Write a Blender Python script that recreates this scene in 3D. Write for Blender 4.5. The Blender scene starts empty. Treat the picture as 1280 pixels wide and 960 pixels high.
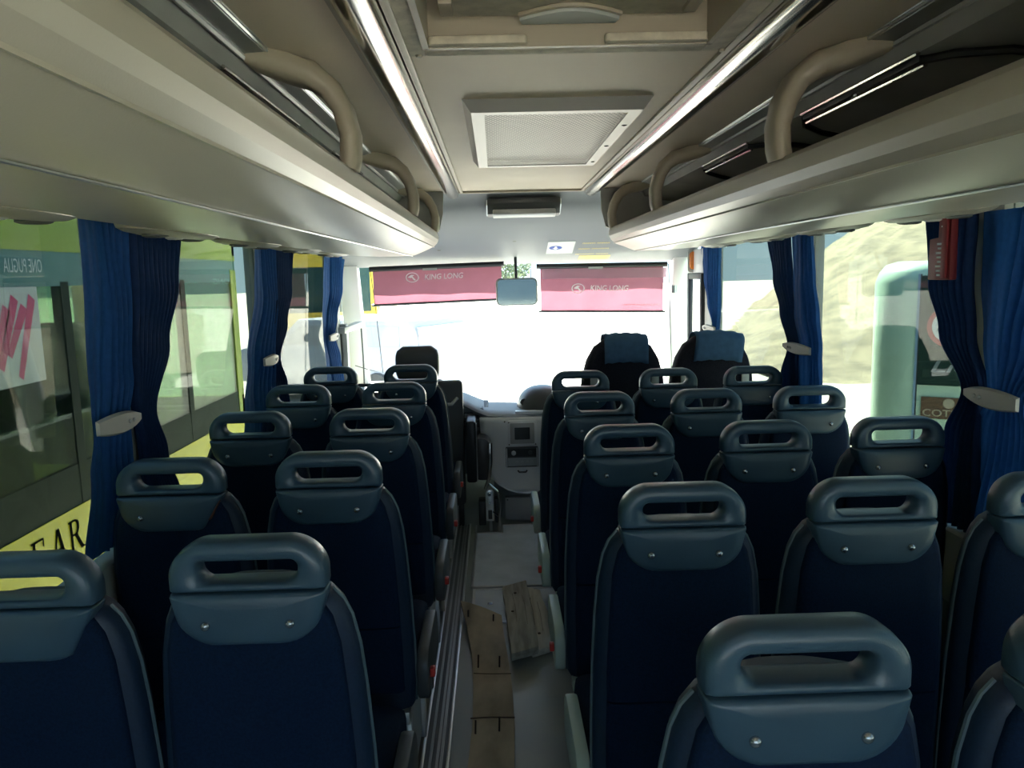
import bpy, bmesh, math, random
from mathutils import Vector, Matrix
random.seed(7)
PI = math.pi
SC = bpy.context.scene
COL = SC.collection
H = 1.45                       # camera height above the aisle floor (metres)
CX = 0.16                      # centre line of the bus

# ------------------------------------------------------------------ camera
PIT, YAW, ROL, FPX = .141, .019, -.025, 962.0
def make_camera():
    cp, sp, cy, sy = math.cos(PIT), math.sin(PIT), math.cos(YAW), math.sin(YAW)
    f = Vector((sy*cp, cy*cp, -sp)); r = Vector((cy, -sy, 0)); u = r.cross(f)
    r2 = math.cos(ROL)*r + math.sin(ROL)*u
    u2 = -math.sin(ROL)*r + math.cos(ROL)*u
    cam = bpy.data.cameras.new('camera'); cam.sensor_width = 36; cam.lens = 36*FPX/1280
    cam.clip_start = .02; cam.clip_end = 500
    o = bpy.data.objects.new('camera', cam); COL.objects.link(o)
    o.matrix_world = Matrix(((r2.x, u2.x, -f.x, 0), (r2.y, u2.y, -f.y, 0), (r2.z, u2.z, -f.z, H), (0, 0, 0, 1)))
    SC.camera = o
make_camera()

# ------------------------------------------------------------------ light
SUN_EL, SUN_AZ = math.radians(47), math.radians(-9)     # azimuth from +Y, negative = towards -X
SKY = 1.15
w = bpy.data.worlds.new('sky'); SC.world = w; w.use_nodes = True
nt = w.node_tree; nt.nodes.clear()
out = nt.nodes.new('ShaderNodeOutputWorld'); bg = nt.nodes.new('ShaderNodeBackground')
# hazy blue sky: pale at the horizon, deeper overhead, the same all round
tcw = nt.nodes.new('ShaderNodeTexCoord'); sx = nt.nodes.new('ShaderNodeSeparateXYZ'); sky = nt.nodes.new('ShaderNodeValToRGB')
nt.links.new(tcw.outputs['Generated'], sx.inputs[0]); nt.links.new(sx.outputs['Z'], sky.inputs[0])
cr_ = sky.color_ramp; cr_.elements[0].position = 0; cr_.elements[0].color = (.62, .78, .90, 1)
cr_.elements[1].position = 1; cr_.elements[1].color = (.20, .42, .88, 1)
e_ = cr_.elements.new(.35); e_.color = (.42, .64, .92, 1)
bg.inputs['Strength'].default_value = SKY
nt.links.new(sky.outputs[0], bg.inputs[0]); nt.links.new(bg.outputs[0], out.inputs[0])
sl = bpy.data.lights.new('sun', 'SUN'); sl.energy = 22; sl.angle = math.radians(.6); sl.color = (1, .94, .82)
so = bpy.data.objects.new('sun', sl); COL.objects.link(so)
sd = Vector((math.sin(SUN_AZ)*math.cos(SUN_EL), math.cos(SUN_AZ)*math.cos(SUN_EL), math.sin(SUN_EL)))
so.rotation_euler = sd.to_track_quat('Z', 'Y').to_euler(); so.location = sd*50
vs = SC.view_settings
SC.display_settings.display_device = 'sRGB'
vs.view_transform = 'Standard'; vs.look = 'None'; vs.gamma = 1; vs.use_curve_mapping = False
vs.exposure = 1.7
cy_ = SC.cycles
cy_.max_bounces = 10; cy_.diffuse_bounces = 6; cy_.glossy_bounces = 4; cy_.transparent_max_bounces = 16
cy_.transmission_bounces = 6; cy_.caustics_reflective = False; cy_.caustics_refractive = False

# ------------------------------------------------------------------ materials
MATS = {}
def mat(name, col, rough=.5, metal=0., noise=None, bump=None, col2=None, spec=.5, trans=0., coat=0., emit=None):
    """noise=(scale, amount or mix) ; bump=(scale, strength) ; trans = share of translucent cloth"""
    if name in MATS: return MATS[name]
    m = bpy.data.materials.new(name); m.use_nodes = True; MATS[name] = m
    t = m.node_tree; b = t.nodes['Principled BSDF']
    b.inputs['Base Color'].default_value = (*col, 1); b.inputs['Roughness'].default_value = rough
    b.inputs['Metallic'].default_value = metal; b.inputs['Specular IOR Level'].default_value = spec
    b.inputs['Coat Weight'].default_value = coat
    tc = t.nodes.new('ShaderNodeTexCoord')
    if noise:
        n = t.nodes.new('ShaderNodeTexNoise'); n.inputs['Scale'].default_value = noise[0]; n.inputs['Detail'].default_value = 6
        t.links.new(tc.outputs['Object'], n.inputs['Vector'])
        mx = t.nodes.new('ShaderNodeMix'); mx.data_type = 'RGBA'
        c2 = col2 if col2 else tuple(c*(1-noise[1]) for c in col)
        mx.inputs['A'].default_value = (*col, 1); mx.inputs['B'].default_value = (*c2, 1)
        cr = t.nodes.new('ShaderNodeMapRange'); cr.inputs['From Min'].default_value = .38; cr.inputs['From Max'].default_value = .66
        t.links.new(n.outputs['Fac'], cr.inputs['Value']); t.links.new(cr.outputs[0], mx.inputs['Factor'])
        t.links.new(mx.outputs['Result'], b.inputs['Base Color'])
    if bump:
        n2 = t.nodes.new('ShaderNodeTexNoise'); n2.inputs['Scale'].default_value = bump[0]; n2.inputs['Detail'].default_value = 3
        t.links.new(tc.outputs['Object'], n2.inputs['Vector'])
        bp = t.nodes.new('ShaderNodeBump'); bp.inputs['Strength'].default_value = bump[1]; bp.inputs['Distance'].default_value = .002
        t.links.new(n2.outputs['Fac'], bp.inputs['Height']); t.links.new(bp.outputs[0], b.inputs['Normal'])
    if trans:
        tr = t.nodes.new('ShaderNodeBsdfTranslucent'); ms = t.nodes.new('ShaderNodeMixShader'); ms.inputs[0].default_value = trans
        src = b.inputs['Base Color'].links[0].from_socket if b.inputs['Base Color'].is_linked else None
        if src: t.links.new(src, tr.inputs[0])
        else: tr.inputs[0].default_value = (*col, 1)
        t.links.new(b.outputs[0], ms.inputs[1]); t.links.new(tr.outputs[0], ms.inputs[2])
        t.links.new(ms.outputs[0], t.nodes['Material Output'].inputs[0])
    if emit:
        b.inputs['Emission Color'].default_value = (*col, 1); b.inputs['Emission Strength'].default_value = emit
    return m
def glass(name, tint, refl=1.0, ior=1.35, dirt=0.):
    m = bpy.data.materials.new(name); m.use_nodes = True; MATS[name] = m
    t = m.node_tree; t.nodes.clear()
    o = t.nodes.new('ShaderNodeOutputMaterial'); tr = t.nodes.new('ShaderNodeBsdfTransparent'); tr.inputs[0].default_value = (*tint, 1)
    g = t.nodes.new('ShaderNodeBsdfGlossy'); g.inputs['Roughness'].default_value = 0.0; g.inputs[0].default_value = (refl, refl, refl, 1)
    fr = t.nodes.new('ShaderNodeFresnel'); fr.inputs[0].default_value = ior
    ge = t.nodes.new('ShaderNodeNewGeometry'); mi = t.nodes.new('ShaderNodeMapRange')      # a pane reflects alike from both faces
    mi.inputs['To Min'].default_value = ior; mi.inputs['To Max'].default_value = 1/ior
    t.links.new(ge.outputs['Backfacing'], mi.inputs['Value']); t.links.new(mi.outputs[0], fr.inputs[0])
    mx = t.nodes.new('ShaderNodeMixShader')
    t.links.new(fr.outputs[0], mx.inputs[0]); t.links.new(tr.outputs[0], mx.inputs[1]); t.links.new(g.outputs[0], mx.inputs[2])
    last = mx
    if dirt:
        df = t.nodes.new('ShaderNodeBsdfDiffuse'); df.inputs[0].default_value = (.6, .72, .62, 1)
        tc = t.nodes.new('ShaderNodeTexCoord'); n = t.nodes.new('ShaderNodeTexNoise'); n.inputs['Scale'].default_value = 3; n.inputs['Detail'].default_value = 8
        mp = t.nodes.new('ShaderNodeMapping'); mp.inputs['Scale'].default_value = (1, 4, .6)
        t.links.new(tc.outputs['Object'], mp.inputs[0]); t.links.new(mp.outputs[0], n.inputs['Vector'])
        mr = t.nodes.new('ShaderNodeMapRange'); mr.inputs['From Min'].default_value = .35; mr.inputs['From Max'].default_value = .8
        mr.inputs['To Min'].default_value = dirt*.4; mr.inputs['To Max'].default_value = dirt*1.6
        t.links.new(n.outputs['Fac'], mr.inputs['Value'])
        m2 = t.nodes.new('ShaderNodeMixShader'); t.links.new(mr.outputs[0], m2.inputs[0])
        t.links.new(mx.outputs[0], m2.inputs[1]); t.links.new(df.outputs[0], m2.inputs[2]); last = m2
    t.links.new(last.outputs[0], o.inputs[0])
    return m
CEIL = mat('ceiling_beige', (.70, .60, .48), .6, noise=(2.2, .08), bump=(180, .15))
RACK = mat('rack_plastic', (.47, .435, .37), .31, noise=(3, .06), bump=(300, .08))
RACKD = mat('rack_back_felt', (.36, .365, .355), .7, noise=(5, .15))
ARCH = mat('arch_plastic', (.39, .34, .265), .45)
HEAD = mat('header_plastic', (.155, .17, .195), .65, noise=(3, .05))
WHITE = mat('white_paint', (.78, .79, .80), .35)
WALLP = mat('wall_panel', (.36, .40, .39), .6, noise=(6, .12))
SILL = mat('sill_grey', (.45, .47, .46), .5)
FLOOR = mat('floor_vinyl', (.30, .335, .34), .30, noise=(2.5, .35), col2=(.40, .41, .34), bump=(60, .1))
FLOORB = mat('floor_hatch_vinyl', (.70, .77, .88), .35, noise=(7, .25), col2=(.55, .62, .72), bump=(80, .1))
ALU = mat('aluminium', (.70, .72, .74), .3, .85)
CHROME = mat('chrome', (.62, .58, .53), .14, 1.0)
STEEL = mat('dull_steel', (.42, .44, .45), .38, .8)
TRACK = mat('track_rubber', (.12, .13, .14), .4)
BLACK = mat('black_plastic', (.018, .019, .022), .4)
DARK = mat('dark_grey_plastic', (.06, .065, .07), .45)
GRIP = mat('grip_blue_grey', (.042, .086, .130), .32, noise=(9, .12), bump=(420, .12))
FAB = mat('navy_moquette', (.0030, .0150, .047), .85, noise=(220, .35), bump=(500, .3), spec=.2)
RIM = mat('navy_shell_edge', (.008, .024, .058), .5, noise=(200, .2))
MINT = mat('mint_grey_plastic', (.42, .52, .47), .4)
REDB = mat('red_buckle', (.6, .04, .03), .4)
SCREW = mat('screw_steel', (.35, .38, .42), .25, .9)
BROWN = mat('torn_board_brown', (.14, .05, .03), .8, noise=(30, .5))
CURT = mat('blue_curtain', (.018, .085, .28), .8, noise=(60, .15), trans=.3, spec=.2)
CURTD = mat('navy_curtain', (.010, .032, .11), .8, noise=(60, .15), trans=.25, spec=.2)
TIE = mat('tieback_grey', (.42, .41, .39), .5)
RED = mat('red_plastic', (.16, .010, .014), .6)
PINK = mat('blind_maroon', (.40, .15, .21), .7, noise=(8, .08), trans=.22)
PRINTB = mat('blind_print', (.88, .84, .86), .6)
PINKL = mat('blind_pale', (.62, .42, .52), .7, trans=.5)
PRINT = mat('white_print', (.85, .83, .84), .6)
YELP = mat('yellow_print', (.75, .58, .15), .6)
BLUEP = mat('blue_print', (.02, .07, .35), .6)
SILV = mat('silver_fascia', (.86, .88, .92), .30, .1)
DASH = mat('dash_grey', (.30, .315, .345), .5, bump=(250, .2))
DASHD = mat('dash_dark', (.055, .055, .06), .35, bump=(200, .2))
LCD = mat('screen_glass', (.05, .055, .06), .12)
ORANGE = mat('orange_lens', (.8, .22, .03), .25)
WOODG = mat('weathered_plank', (.50, .48, .41), .85, noise=(14, .4), col2=(.30, .28, .23), bump=(90, .5))
WOODB = mat('dirty_plywood', (.58, .49, .35), .75, noise=(6, .4), col2=(.36, .30, .21), bump=(70, .4))
def stretch(m, sc):
    t = m.node_tree; tc = [n for n in t.nodes if n.type == 'TEX_COORD'][0]
    mp = t.nodes.new('ShaderNodeMapping'); mp.inputs['Scale'].default_value = sc
    for l in list(tc.outputs['Object'].links): t.links.new(mp.outputs[0], l.to_socket)
    t.links.new(tc.outputs['Object'], mp.inputs[0])
WOODP = mat('pale_plank', (.74, .70, .60), .85, noise=(14, .4), col2=(.55, .51, .42), bump=(90, .5))
stretch(WOODP, (3, .35, 3)); stretch(WOODG, (3, .35, 3)); stretch(WOODB, (1.6, .8, 1.6))
WOODE = mat('plywood_edge', (.12, .09, .06), .8, noise=(30, .4))
RUST = mat('rusty_screw', (.05, .04, .035), .6, .5)
COVER = mat('headrest_cloth_blue', (.06, .13, .24), .8, noise=(40, .15), spec=.2)
FSEAT = mat('front_seat_cloth', (.022, .022, .035), .85, noise=(150, .4), bump=(400, .3), spec=.2)
SIDEG = glass('tinted_side_glass', (.415, .465, .44), refl=.30, dirt=.010)
REARG = glass('rear_fill_glass', (.90, .92, .91))  # clearer than the side panes so fill light enters from behind
CLEARG = glass('clear_windscreen', (.90, .94, .93), dirt=0)
MIRR = mat('mirror_glass', (.07, .095, .105), .05, 1.0)
LAMP = mat('lamp_lens', (.42, .43, .44), .3)
# outside
GROUND = mat('pale_concrete', (.58, .535, .465), .9, noise=(.6, .15), bump=(8, .3))
ROCK = mat('cream_rock', (.36, .30, .20), .95, noise=(1.6, .35), col2=(.20, .17, .12), bump=(3, .8))
BUSY = mat('bus_yellow', (.80, .72, .03), .35)
BUSO = mat('bus_olive', (.42, .50, .06), .4)
BUST = mat('bus_teal', (.10, .26, .26), .4)
BUSD = mat('bus_black_belt', (.03, .045, .035), .5, spec=.08)
BUSW = mat('bus_white', (.72, .74, .72), .35)
BUSP = mat('bus_pink', (.75, .08, .22), .5)
BUSM = mat('bus_mint', (.58, .78, .62), .3)
BUSB = mat('bus_blue_band', (.30, .45, .62), .3)
BUSG = mat('bus_green', (.12, .55, .08), .35)
OUTG = glass('other_bus_glass', (.60, .70, .60), dirt=.01)
OUTGD = mat('dark_bus_window', (.03, .06, .05), .15, spec=.15)
LETT = mat('letter_black', (.012, .012, .01), .8, spec=0)
PALEG = mat('pale_window', (.18, .20, .25), .3)
BEIGE = mat('beige_curtain', (.55, .50, .38), .8, trans=.3)
RUBBER = mat('tyre_rubber', (.02, .02, .02), .8)
LEAF = mat('tree_leaf', (.16, .22, .13), .8, noise=(6, .4))
BARK = mat('tree_bark', (.36, .32, .28), .9)
CARP = mat('pale_blue_paint', (.26, .29, .36), .4)
POD = mat('pod_plastic', (.28, .26, .225), .4)
PIPE = mat('pale_piping', (.095, .135, .155), .35)
FSKIN = mat('seat_teal_grey', (.04, .075, .06), .7)

# ------------------------------------------------------------------ helpers
OFF = {}
def tag(o, label, cat, group=None):
    o['label'] = label; o['category'] = cat
    if group: o['group'] = group
    return o
def thing(name, label, cat, loc=(0, 0, 0), group=None, rotz=0):
    o = bpy.data.objects.new(name, None); COL.objects.link(o); o.empty_display_size = .05
    o.location = loc; o.rotation_euler = (0, 0, rotz); OFF[o] = Vector(loc)
    return tag(o, label, cat, group)
class MB:
    def __init__(s): s.v = []; s.f = []
    def add(s, vs_, fs):
        n = len(s.v); s.v += [tuple(p) for p in vs_]; s.f += [tuple(i+n for i in f) for f in fs]; return s
    def box(s, x0, x1, y0, y1, z0, z1):
        return s.add([(x, y, z) for x in (x0, x1) for y in (y0, y1) for z in (z0, z1)],
                     [(0, 1, 3, 2), (4, 6, 7, 5), (0, 4, 5, 1), (2, 3, 7, 6), (0, 2, 6, 4), (1, 5, 7, 3)])
    def loft(s, rings, closed=True, caps=True):
        n = len(rings[0]); m = len(rings); fs = []
        for i in range(m-1):
            for j in range(n if closed else n-1):
                k = (j+1) % n
                fs.append((i*n+j, i*n+k, (i+1)*n+k, (i+1)*n+j))
        if caps and closed: fs += [tuple(range(n-1, -1, -1)), tuple(range((m-1)*n, m*n))]
        return s.add([p for r in rings for p in r], fs)
    def tube(s, path, r, seg=8, flat=None):
        path = [Vector(p) for p in path]; rings = []
        for i, p in enumerate(path):
            d = (path[min(i+1, len(path)-1)] - path[max(i-1, 0)]).normalized()
            a = d.orthogonal().normalized() if i == 0 else (a - d*a.dot(d)).normalized()
            b = d.cross(a); rr = r[i] if isinstance(r, (list, tuple)) else r
            rings.append([p + (a*math.cos(2*PI*k/seg) + b*math.sin(2*PI*k/seg))*rr for k in range(seg)])
        return s.loft(rings)
    def prism(s, poly, a, b, axis):
        """polygon in the plane of the other two axes (cyclic order), from a to b along axis"""
        def P(u, v, t): return {'x': (t, u, v), 'y': (u, t, v), 'z': (u, v, t)}[axis]
        return s.loft([[P(u, v, a) for u, v in poly], [P(u, v, b) for u, v in poly]])
    def lathe(s, prof, c, axis='z', seg=16):
        rings = []
        for r, t in prof:
            ring = []
            for k in range(seg):
                u, v = r*math.cos(2*PI*k/seg), r*math.sin(2*PI*k/seg)
                ring.append({'z': (c[0]+u, c[1]+v, c[2]+t), 'y': (c[0]+u, c[1]+t, c[2]+v), 'x': (c[0]+t, c[1]+u, c[2]+v)}[axis])
            rings.append(ring)
        return s.loft(rings)
    def build(s, name, m, parent=None, smooth=False, bevel=0, seg=2, local=False, sharp=40, subsurf=0):
        off = Vector((0, 0, 0))
        if parent is not None and not local: off = OFF.get(parent, off)
        me = bpy.data.meshes.new(name); me.from_pydata([tuple(Vector(p)-off) for p in s.v], [], s.f)
        bm = bmesh.new(); bm.from_mesh(me); bmesh.ops.recalc_face_normals(bm, faces=bm.faces)
        if bevel:
            es = [e for e in bm.edges if len(e.link_faces) == 2 and e.calc_face_angle(0) > math.radians(30)]
            bmesh.ops.bevel(bm, geom=es, offset=bevel, segments=seg, affect='EDGES', profile=.5, clamp_overlap=True)
        bm.to_mesh(me); bm.free()
        if smooth or bevel:
            for p in me.polygons: p.use_smooth = True
            try: me.set_sharp_from_angle(angle=math.radians(sharp))
            except Exception: pass
        me.materials.append(m)
        o = bpy.data.objects.new(name, me); COL.objects.link(o)
        if subsurf:
            sm = o.modifiers.new('s', 'SUBSURF'); sm.levels = subsurf; sm.render_levels = subsurf
        if parent is not None: o.parent = parent; OFF[o] = off
        else: OFF[o] = Vector((0, 0, 0))
        return o
def struct(o): o['kind'] = 'structure'; return o
def dup(root, loc, label, group=None):
    r = root.copy(); COL.objects.link(r); r.location = loc; r['label'] = label; OFF[r] = Vector(loc)
    for ch in list(root.children):
        c = ch.copy(); COL.objects.link(c); c.parent = r; OFF[c] = Vector(loc)
        for g in list(ch.children):
            d = g.copy(); COL.objects.link(d); d.parent = c; OFF[d] = Vector(loc)
    return r
def rrect(x0, x1, z0, z1, r, n=5):
    """rounded rectangle, r = (bl, br, tr, tl) or a number"""
    if not isinstance(r, (tuple, list)): r = (r,)*4
    pts = []
    for (cx, cz, a0, q) in ((x0+r[0], z0+r[0], PI, r[0]), (x1-r[1], z0+r[1], 1.5*PI, r[1]), (x1-r[2], z1-r[2], 0, r[2]), (x0+r[3], z1-r[3], .5*PI, r[3])):
        for k in range(n+1):
            a = a0 + k*.5*PI/n; pts.append((cx+q*math.cos(a), cz+q*math.sin(a)))
    return pts
def text_mesh(body, origin, right, up, width, height, m, parent, name='lettering', depth=.001, shear=0., bold=0., local=False):
    cu = bpy.data.curves.new('t', 'FONT'); cu.body = body; cu.size = 1; cu.extrude = 0; cu.shear = shear; cu.offset = bold
    cu.resolution_u = 3
    to = bpy.data.objects.new('t', cu); COL.objects.link(to)
    dg = bpy.context.evaluated_depsgraph_get(); dg.update()
    me = bpy.data.meshes.new_from_object(to.evaluated_get(dg))
    vs_ = [v.co.copy() for v in me.vertices]; fs = [tuple(p.vertices) for p in me.polygons]
    bpy.data.objects.remove(to); bpy.data.curves.remove(cu); bpy.data.meshes.remove(me)
    x0 = min(v.x for v in vs_); x1 = max(v.x for v in vs_); y0 = min(v.y for v in vs_); y1 = max(v.y for v in vs_)
    R, U = Vector(right).normalized(), Vector(up).normalized(); N = R.cross(U)*depth
    mb = MB(); mb.add([Vector(origin) + R*((v.x-x0)/(x1-x0)*width) + U*((v.y-y0)/(y1-y0)*height) + N for v in vs_], fs)
    return mb.build(name, m, parent, local=local)
def lerp(a, b, t): return a+(b-a)*t
def interp(rows, z):
    """rows sorted by descending first value"""
    if z >= rows[0][0]: return rows[0][1:]
    for a, b in zip(rows, rows[1:]):
        if a[0] >= z >= b[0]:
            t = (a[0]-z)/(a[0]-b[0]); t = t*t*(3-2*t)
            return tuple(lerp(p, q, t) for p, q in zip(a[1:], b[1:]))
    return rows[-1][1:]

# ================================================================== SETTING
XL, XR = -1.06, 1.38
YB, YF = -1.3, 5.5             # back wall, top of the windscreen
ZC = H+.45                     # ceiling
struct(MB().box(XL-.05, XR+.05, YB, 5.95, -.06, 0).build('floor', FLOOR))
# ceiling round the roof hatch
HX0, HX1, HY0, HY1 = -.125, .435, .95, 1.575
cb = MB()
cb.box(XL, HX0, YB, 4.25, ZC, ZC+.03); cb.box(HX1, XR, YB, 4.25, ZC, ZC+.03)
cb.box(HX0, HX1, YB, HY0, ZC, ZC+.03); cb.box(HX0, HX1, HY1, 4.25, ZC, ZC+.03)
struct(cb.build('ceiling', CEIL))
struct(MB().box(XL-.1, XR+.1, YB-.1, 5.5, ZC+.16, ZC+.19).build('trim_1', WHITE))       # outer roof skin
# outer body sides of the roof
struct(MB().box(XL-.1, XL, YB, 5.6, H+.2, ZC+.17).build('wall_left_upper', WALLP))
struct(MB().box(XR, XR+.1, YB, 5.6, H+.17, ZC+.17).build('wall_right_upper', WALLP))
struct(MB().box(XL-.1, XL, YB, 5.9, -.06, H-.90).build('wall_left', WALLP))
struct(MB().box(XR, XR+.1, YB, 4.86, -.06, H-.98).build('wall_right', WALLP))
bk = MB().box(XL, XR, YB-.1, YB, 0, .70).box(XL, XR, YB-.1, YB, H+.18, ZC+.17)
bk.box(XL, XL+.15, YB-.1, YB, .80, H+.18).box(XR-.15, XR, YB-.1, YB, .80, H+.18).box(XL, XR, YB-.1, YB, .70, H-.70)
struct(bk.build('wall_back', WALLP))
struct(MB().box(XL+.15, XR-.15, YB-.06, YB-.05, H-.70, H+.18).build('window_9', REARG))  # unseen rear pane, made large and untinted to brighten the interior
# window sills
struct(MB().box(XL, XL+.07, YB, 5.3, H-.92, H-.70).build('trim_2', SILL, bevel=.012))
struct(MB().box(XR-.06, XR, YB, 5.1, H-1.0, H-.78).build('trim_3', SILL, bevel=.012))
# pillars and side windows
def pillar(n, x0, x1, y0, y1, zb, zt, m=SILL): struct(MB().box(x0, x1, y0, y1, zb, zt).build('trim_%d' % n, m, bevel=.01))
LP = [(.78, .88), (2.13, 2.25), (3.50, 3.62), (5.10, 5.22)]
RP = [(.78, .88), (2.07, 2.19), (3.36, 3.48), (4.86, 5.02)]
n = 4; wn = 1
for k, (a, b) in enumerate(LP):
    pillar(n, XL-.06, XL+.015, a, b, H-.92, H+.22); n += 1
    a0 = YB if k == 0 else LP[k-1][1]
    struct(MB().box(XL-.015, XL-.010, a0, a, H-.92, H+.22).build('window_%d' % wn, SIDEG)); wn += 1
for k, (a, b) in enumerate(RP):
    pillar(n, XR-.015, XR+.06, a, b, H-1.0, H+.19); n += 1
    a0 = YB if k == 0 else RP[k-1][1]
    struct(MB().box(XR+.010, XR+.015, a0, a, H-1.0, H+.19).build('window_%d' % wn, SIDEG)); wn += 1
# wn is 9 -> back window already window_9
# front quarter windows and A-pillars
struct(MB().box(XL-.03, XL-.025, 5.22, 5.75, H-.75, H+.2).build('window_10', CLEARG))
struct(MB().box(XR+.025, XR+.03, 5.02, 5.85, .06, H+.12).build('window_11', CLEARG))
def sloped(x0, x1, y0, y1, za, zb, dy):
    return MB().loft([[(x0, y0, za), (x1, y0, za), (x1, y1, za), (x0, y1, za)],
                      [(x0, y0+dy, zb), (x1, y0+dy, zb), (x1, y1+dy, zb), (x0, y1+dy, zb)]])
struct(sloped(XL-.04, XL+.10, 5.42, 5.52, H+.22, H-1.40, .48).build('trim_20', WHITE, bevel=.015))
struct(sloped(XR-.12, XR+.04, 5.40, 5.50, H+.22, H-1.40, .48).build('trim_21', WHITE, bevel=.015))
# header: cove between ceiling and windscreen
hp = [(4.25, .45), (4.34, .43), (4.40, .39), (4.45, .355), (4.70, .29), (4.85, .25), (4.95, .226), (5.50, .075), (5.54, .075), (5.54, .30), (4.9, .50), (4.25, .50)]
struct(MB().prism([(y, H+z) for y, z in hp], XL, XR, 'x').build('wall_front', HEAD, smooth=True, sharp=25))
struct(MB().box(-.225, .565, 4.235, 4.262, ZC-.012, ZC+.001).build('trim_22', ARCH, bevel=.004))
# windscreen and front panel below it
struct(MB().loft([[(XL+.08, 5.50, H+.10), (XR-.08, 5.50, H+.10), (XR-.08, 5.506, H+.10), (XL+.08, 5.506, H+.10)],
                  [(XL+.05, 5.88, H-.95), (XR-.05, 5.88, H-.95), (XR-.05, 5.886, H-.95), (XL+.05, 5.886, H-.95)]]).build('window_12', CLEARG))
struct(MB().box(XL, XR, 5.87, 5.95, -.05, H-.94).build('wall_front_lower', WHITE))

# ================================================================== FLOOR FITTINGS
def hatch(label, x0, x1, y0, y1, screws):
    t = thing('floor_hatch', label, 'hatch', (x0, y0, 0))
    MB().box(x0+.012, x1-.012, y0+.012, y1-.012, 0.0005, .005).build('panel', FLOORB, t)
    for a in ((x0, x0+.012, y0, y1), (x1-.012, x1, y0, y1), (x0+.012, x1-.012, y0, y0+.014), (x0+.012, x1-.012, y1-.014, y1)):
        MB().box(*a, 0.0005, .008).build('edge_strip', ALU, t)
    for x, y in screws: MB().lathe([(.012, .004), (.012, .008), (.006, .0085)], (x, y, 0), seg=12).build('screw', SCREW, t)
    return t
hatch('long blue-grey floor hatch with bright edging before the dashboard', -.150, .46, 3.435, 4.34, [])
hatch('short blue-grey floor hatch with screws half under the grey planks', -.140, .46, 3.06, 3.415, [(-.06, 3.25), (.235, 3.26)])
t = thing('floor_track', 'long grey metal track with bright strips along the left of the aisle', 'floor track', (-.218, 1.2, 0))
MB().box(-.255, -.182, .9, 4.36, .0005, .006).build('rubber_channel', TRACK, t)
for xa in (-.263, -.186): MB().box(xa, xa+.010, .9, 4.36, .0005, .012).build('strip', ALU, t, bevel=.002)
for xa in (-.238, -.217): MB().box(xa, xa+.008, .9, 4.36, .006, .011).build('rib', STEEL, t)
MB().box(-.205, -.196, .9, 4.36, .006, .011).build('rib', STEEL, t)

# loose timber in the aisle
t = thing('curved_board', 'long curved dirty plywood board with screws standing up, lying in the aisle', 'board', (-.06, 2.5, 0))
edge = [(-.187, 3.19, -.010, 3.03, .052), (-.155, 3.00, -.002, 2.90, .034), (-.128, 2.78, .012, 2.72, .022), (-.115, 2.55, .022, 2.54, .018), (-.111, 2.30, .025, 2.30, .018), (-.120, 2.06, .018, 2.06, .020), (-.138, 1.80, .0, 1.80, .022), (-.16, 1.55, -.025, 1.55, .022)]
r_ = []
for xl, yl, xr, yr, z in edge:
    r_.append([(lerp(xl, xr, k/4), lerp(yl, yr, k/4), z-.012+.006*math.sin(PI*k/4)) for k in range(5)] +
              [(lerp(xl, xr, k/4), lerp(yl, yr, k/4), z+.006*math.sin(PI*k/4)) for k in range(4, -1, -1)])
MB().loft(r_).build('sheet', WOODB, t, smooth=True, sharp=35)
MB().tube([(-.118, 2.335, .021), (-.05, 2.325, .029), (.026, 2.33, .022)], .0025, 5).build('joint_line', WOODE, t)
MB().tube([(-.115, 2.62, .022), (-.05, 2.60, .029), (.02, 2.61, .022)], .0015, 5).build('joint_line', WOODE, t)
for x, y, h in ((-.1, 2.66, .05), (-.022, 2.655, .045), (-.1, 2.248, .045), (-.025, 2.255, .05), (-.150, 3.05, .04), (-.045, 2.99, .045)):
    z0 = .03 if y > 2.9 else .022
    MB().tube([(x, y, z0), (x+.002, y, z0+h)], .003, 6).build('screw', RUST, t)
def plank(label, pts, z0, z1, wood=WOODG):
    t = thing('timber_plank', label, 'plank', (pts[0][0], pts[0][1], 0))
    mb = MB(); rr = []
    (ax, ay), (bx, by), (cx, cy2), (dx, dy) = pts
    for k in range(9):
        q = k/8; j = random.uniform(-.003, .003)
        a = (lerp(ax, dx, q)+j, lerp(ay, dy, q)); b = (lerp(bx, cx, q)+j, lerp(by, cy2, q))
        rr.append([(*a, z0), (*a, z1+j*.4), (*b, z1-j*.3), (*b, z0)])
    mb.loft(rr).build('board', wood, t, bevel=.003)
    for _ in range(2):
        q = random.uniform(.1, .9); u = random.uniform(.2, .8)
        x = lerp(lerp(ax, bx, u), lerp(dx, cx, u), q); y = lerp(lerp(ay, by, u), lerp(dy, cy2, u), q)
        MB().lathe([(.006, -.002), (.006, .0025), (.002, .003)], (x, y, z1), seg=8).build('knot', WOODE, t)
    L = Vector((dx-ax, dy-ay, 0)); 
    for u in (.33, .7):
        p0 = Vector((lerp(ax, bx, u), lerp(ay, by, u), z1+.0005)); MB().tube([p0+L*(.1+.2*u), p0+L*.4+Vector((.004, 0, 0)), p0+L*(.55+.2*u)], .0008, 4).build('crack', WOODE, t)
plank('grey weathered plank lying on top of its pair in the aisle', [(-.002, 3.29), (.107, 3.354), (.130, 2.72), (.026, 2.67)], .036, .068)
plank('pale grey plank lying flat and half hidden under the other plank', [(.085, 3.36), (.165, 3.32), (.212, 2.80), (.105, 2.74)], .009, .036, WOODP)

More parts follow.
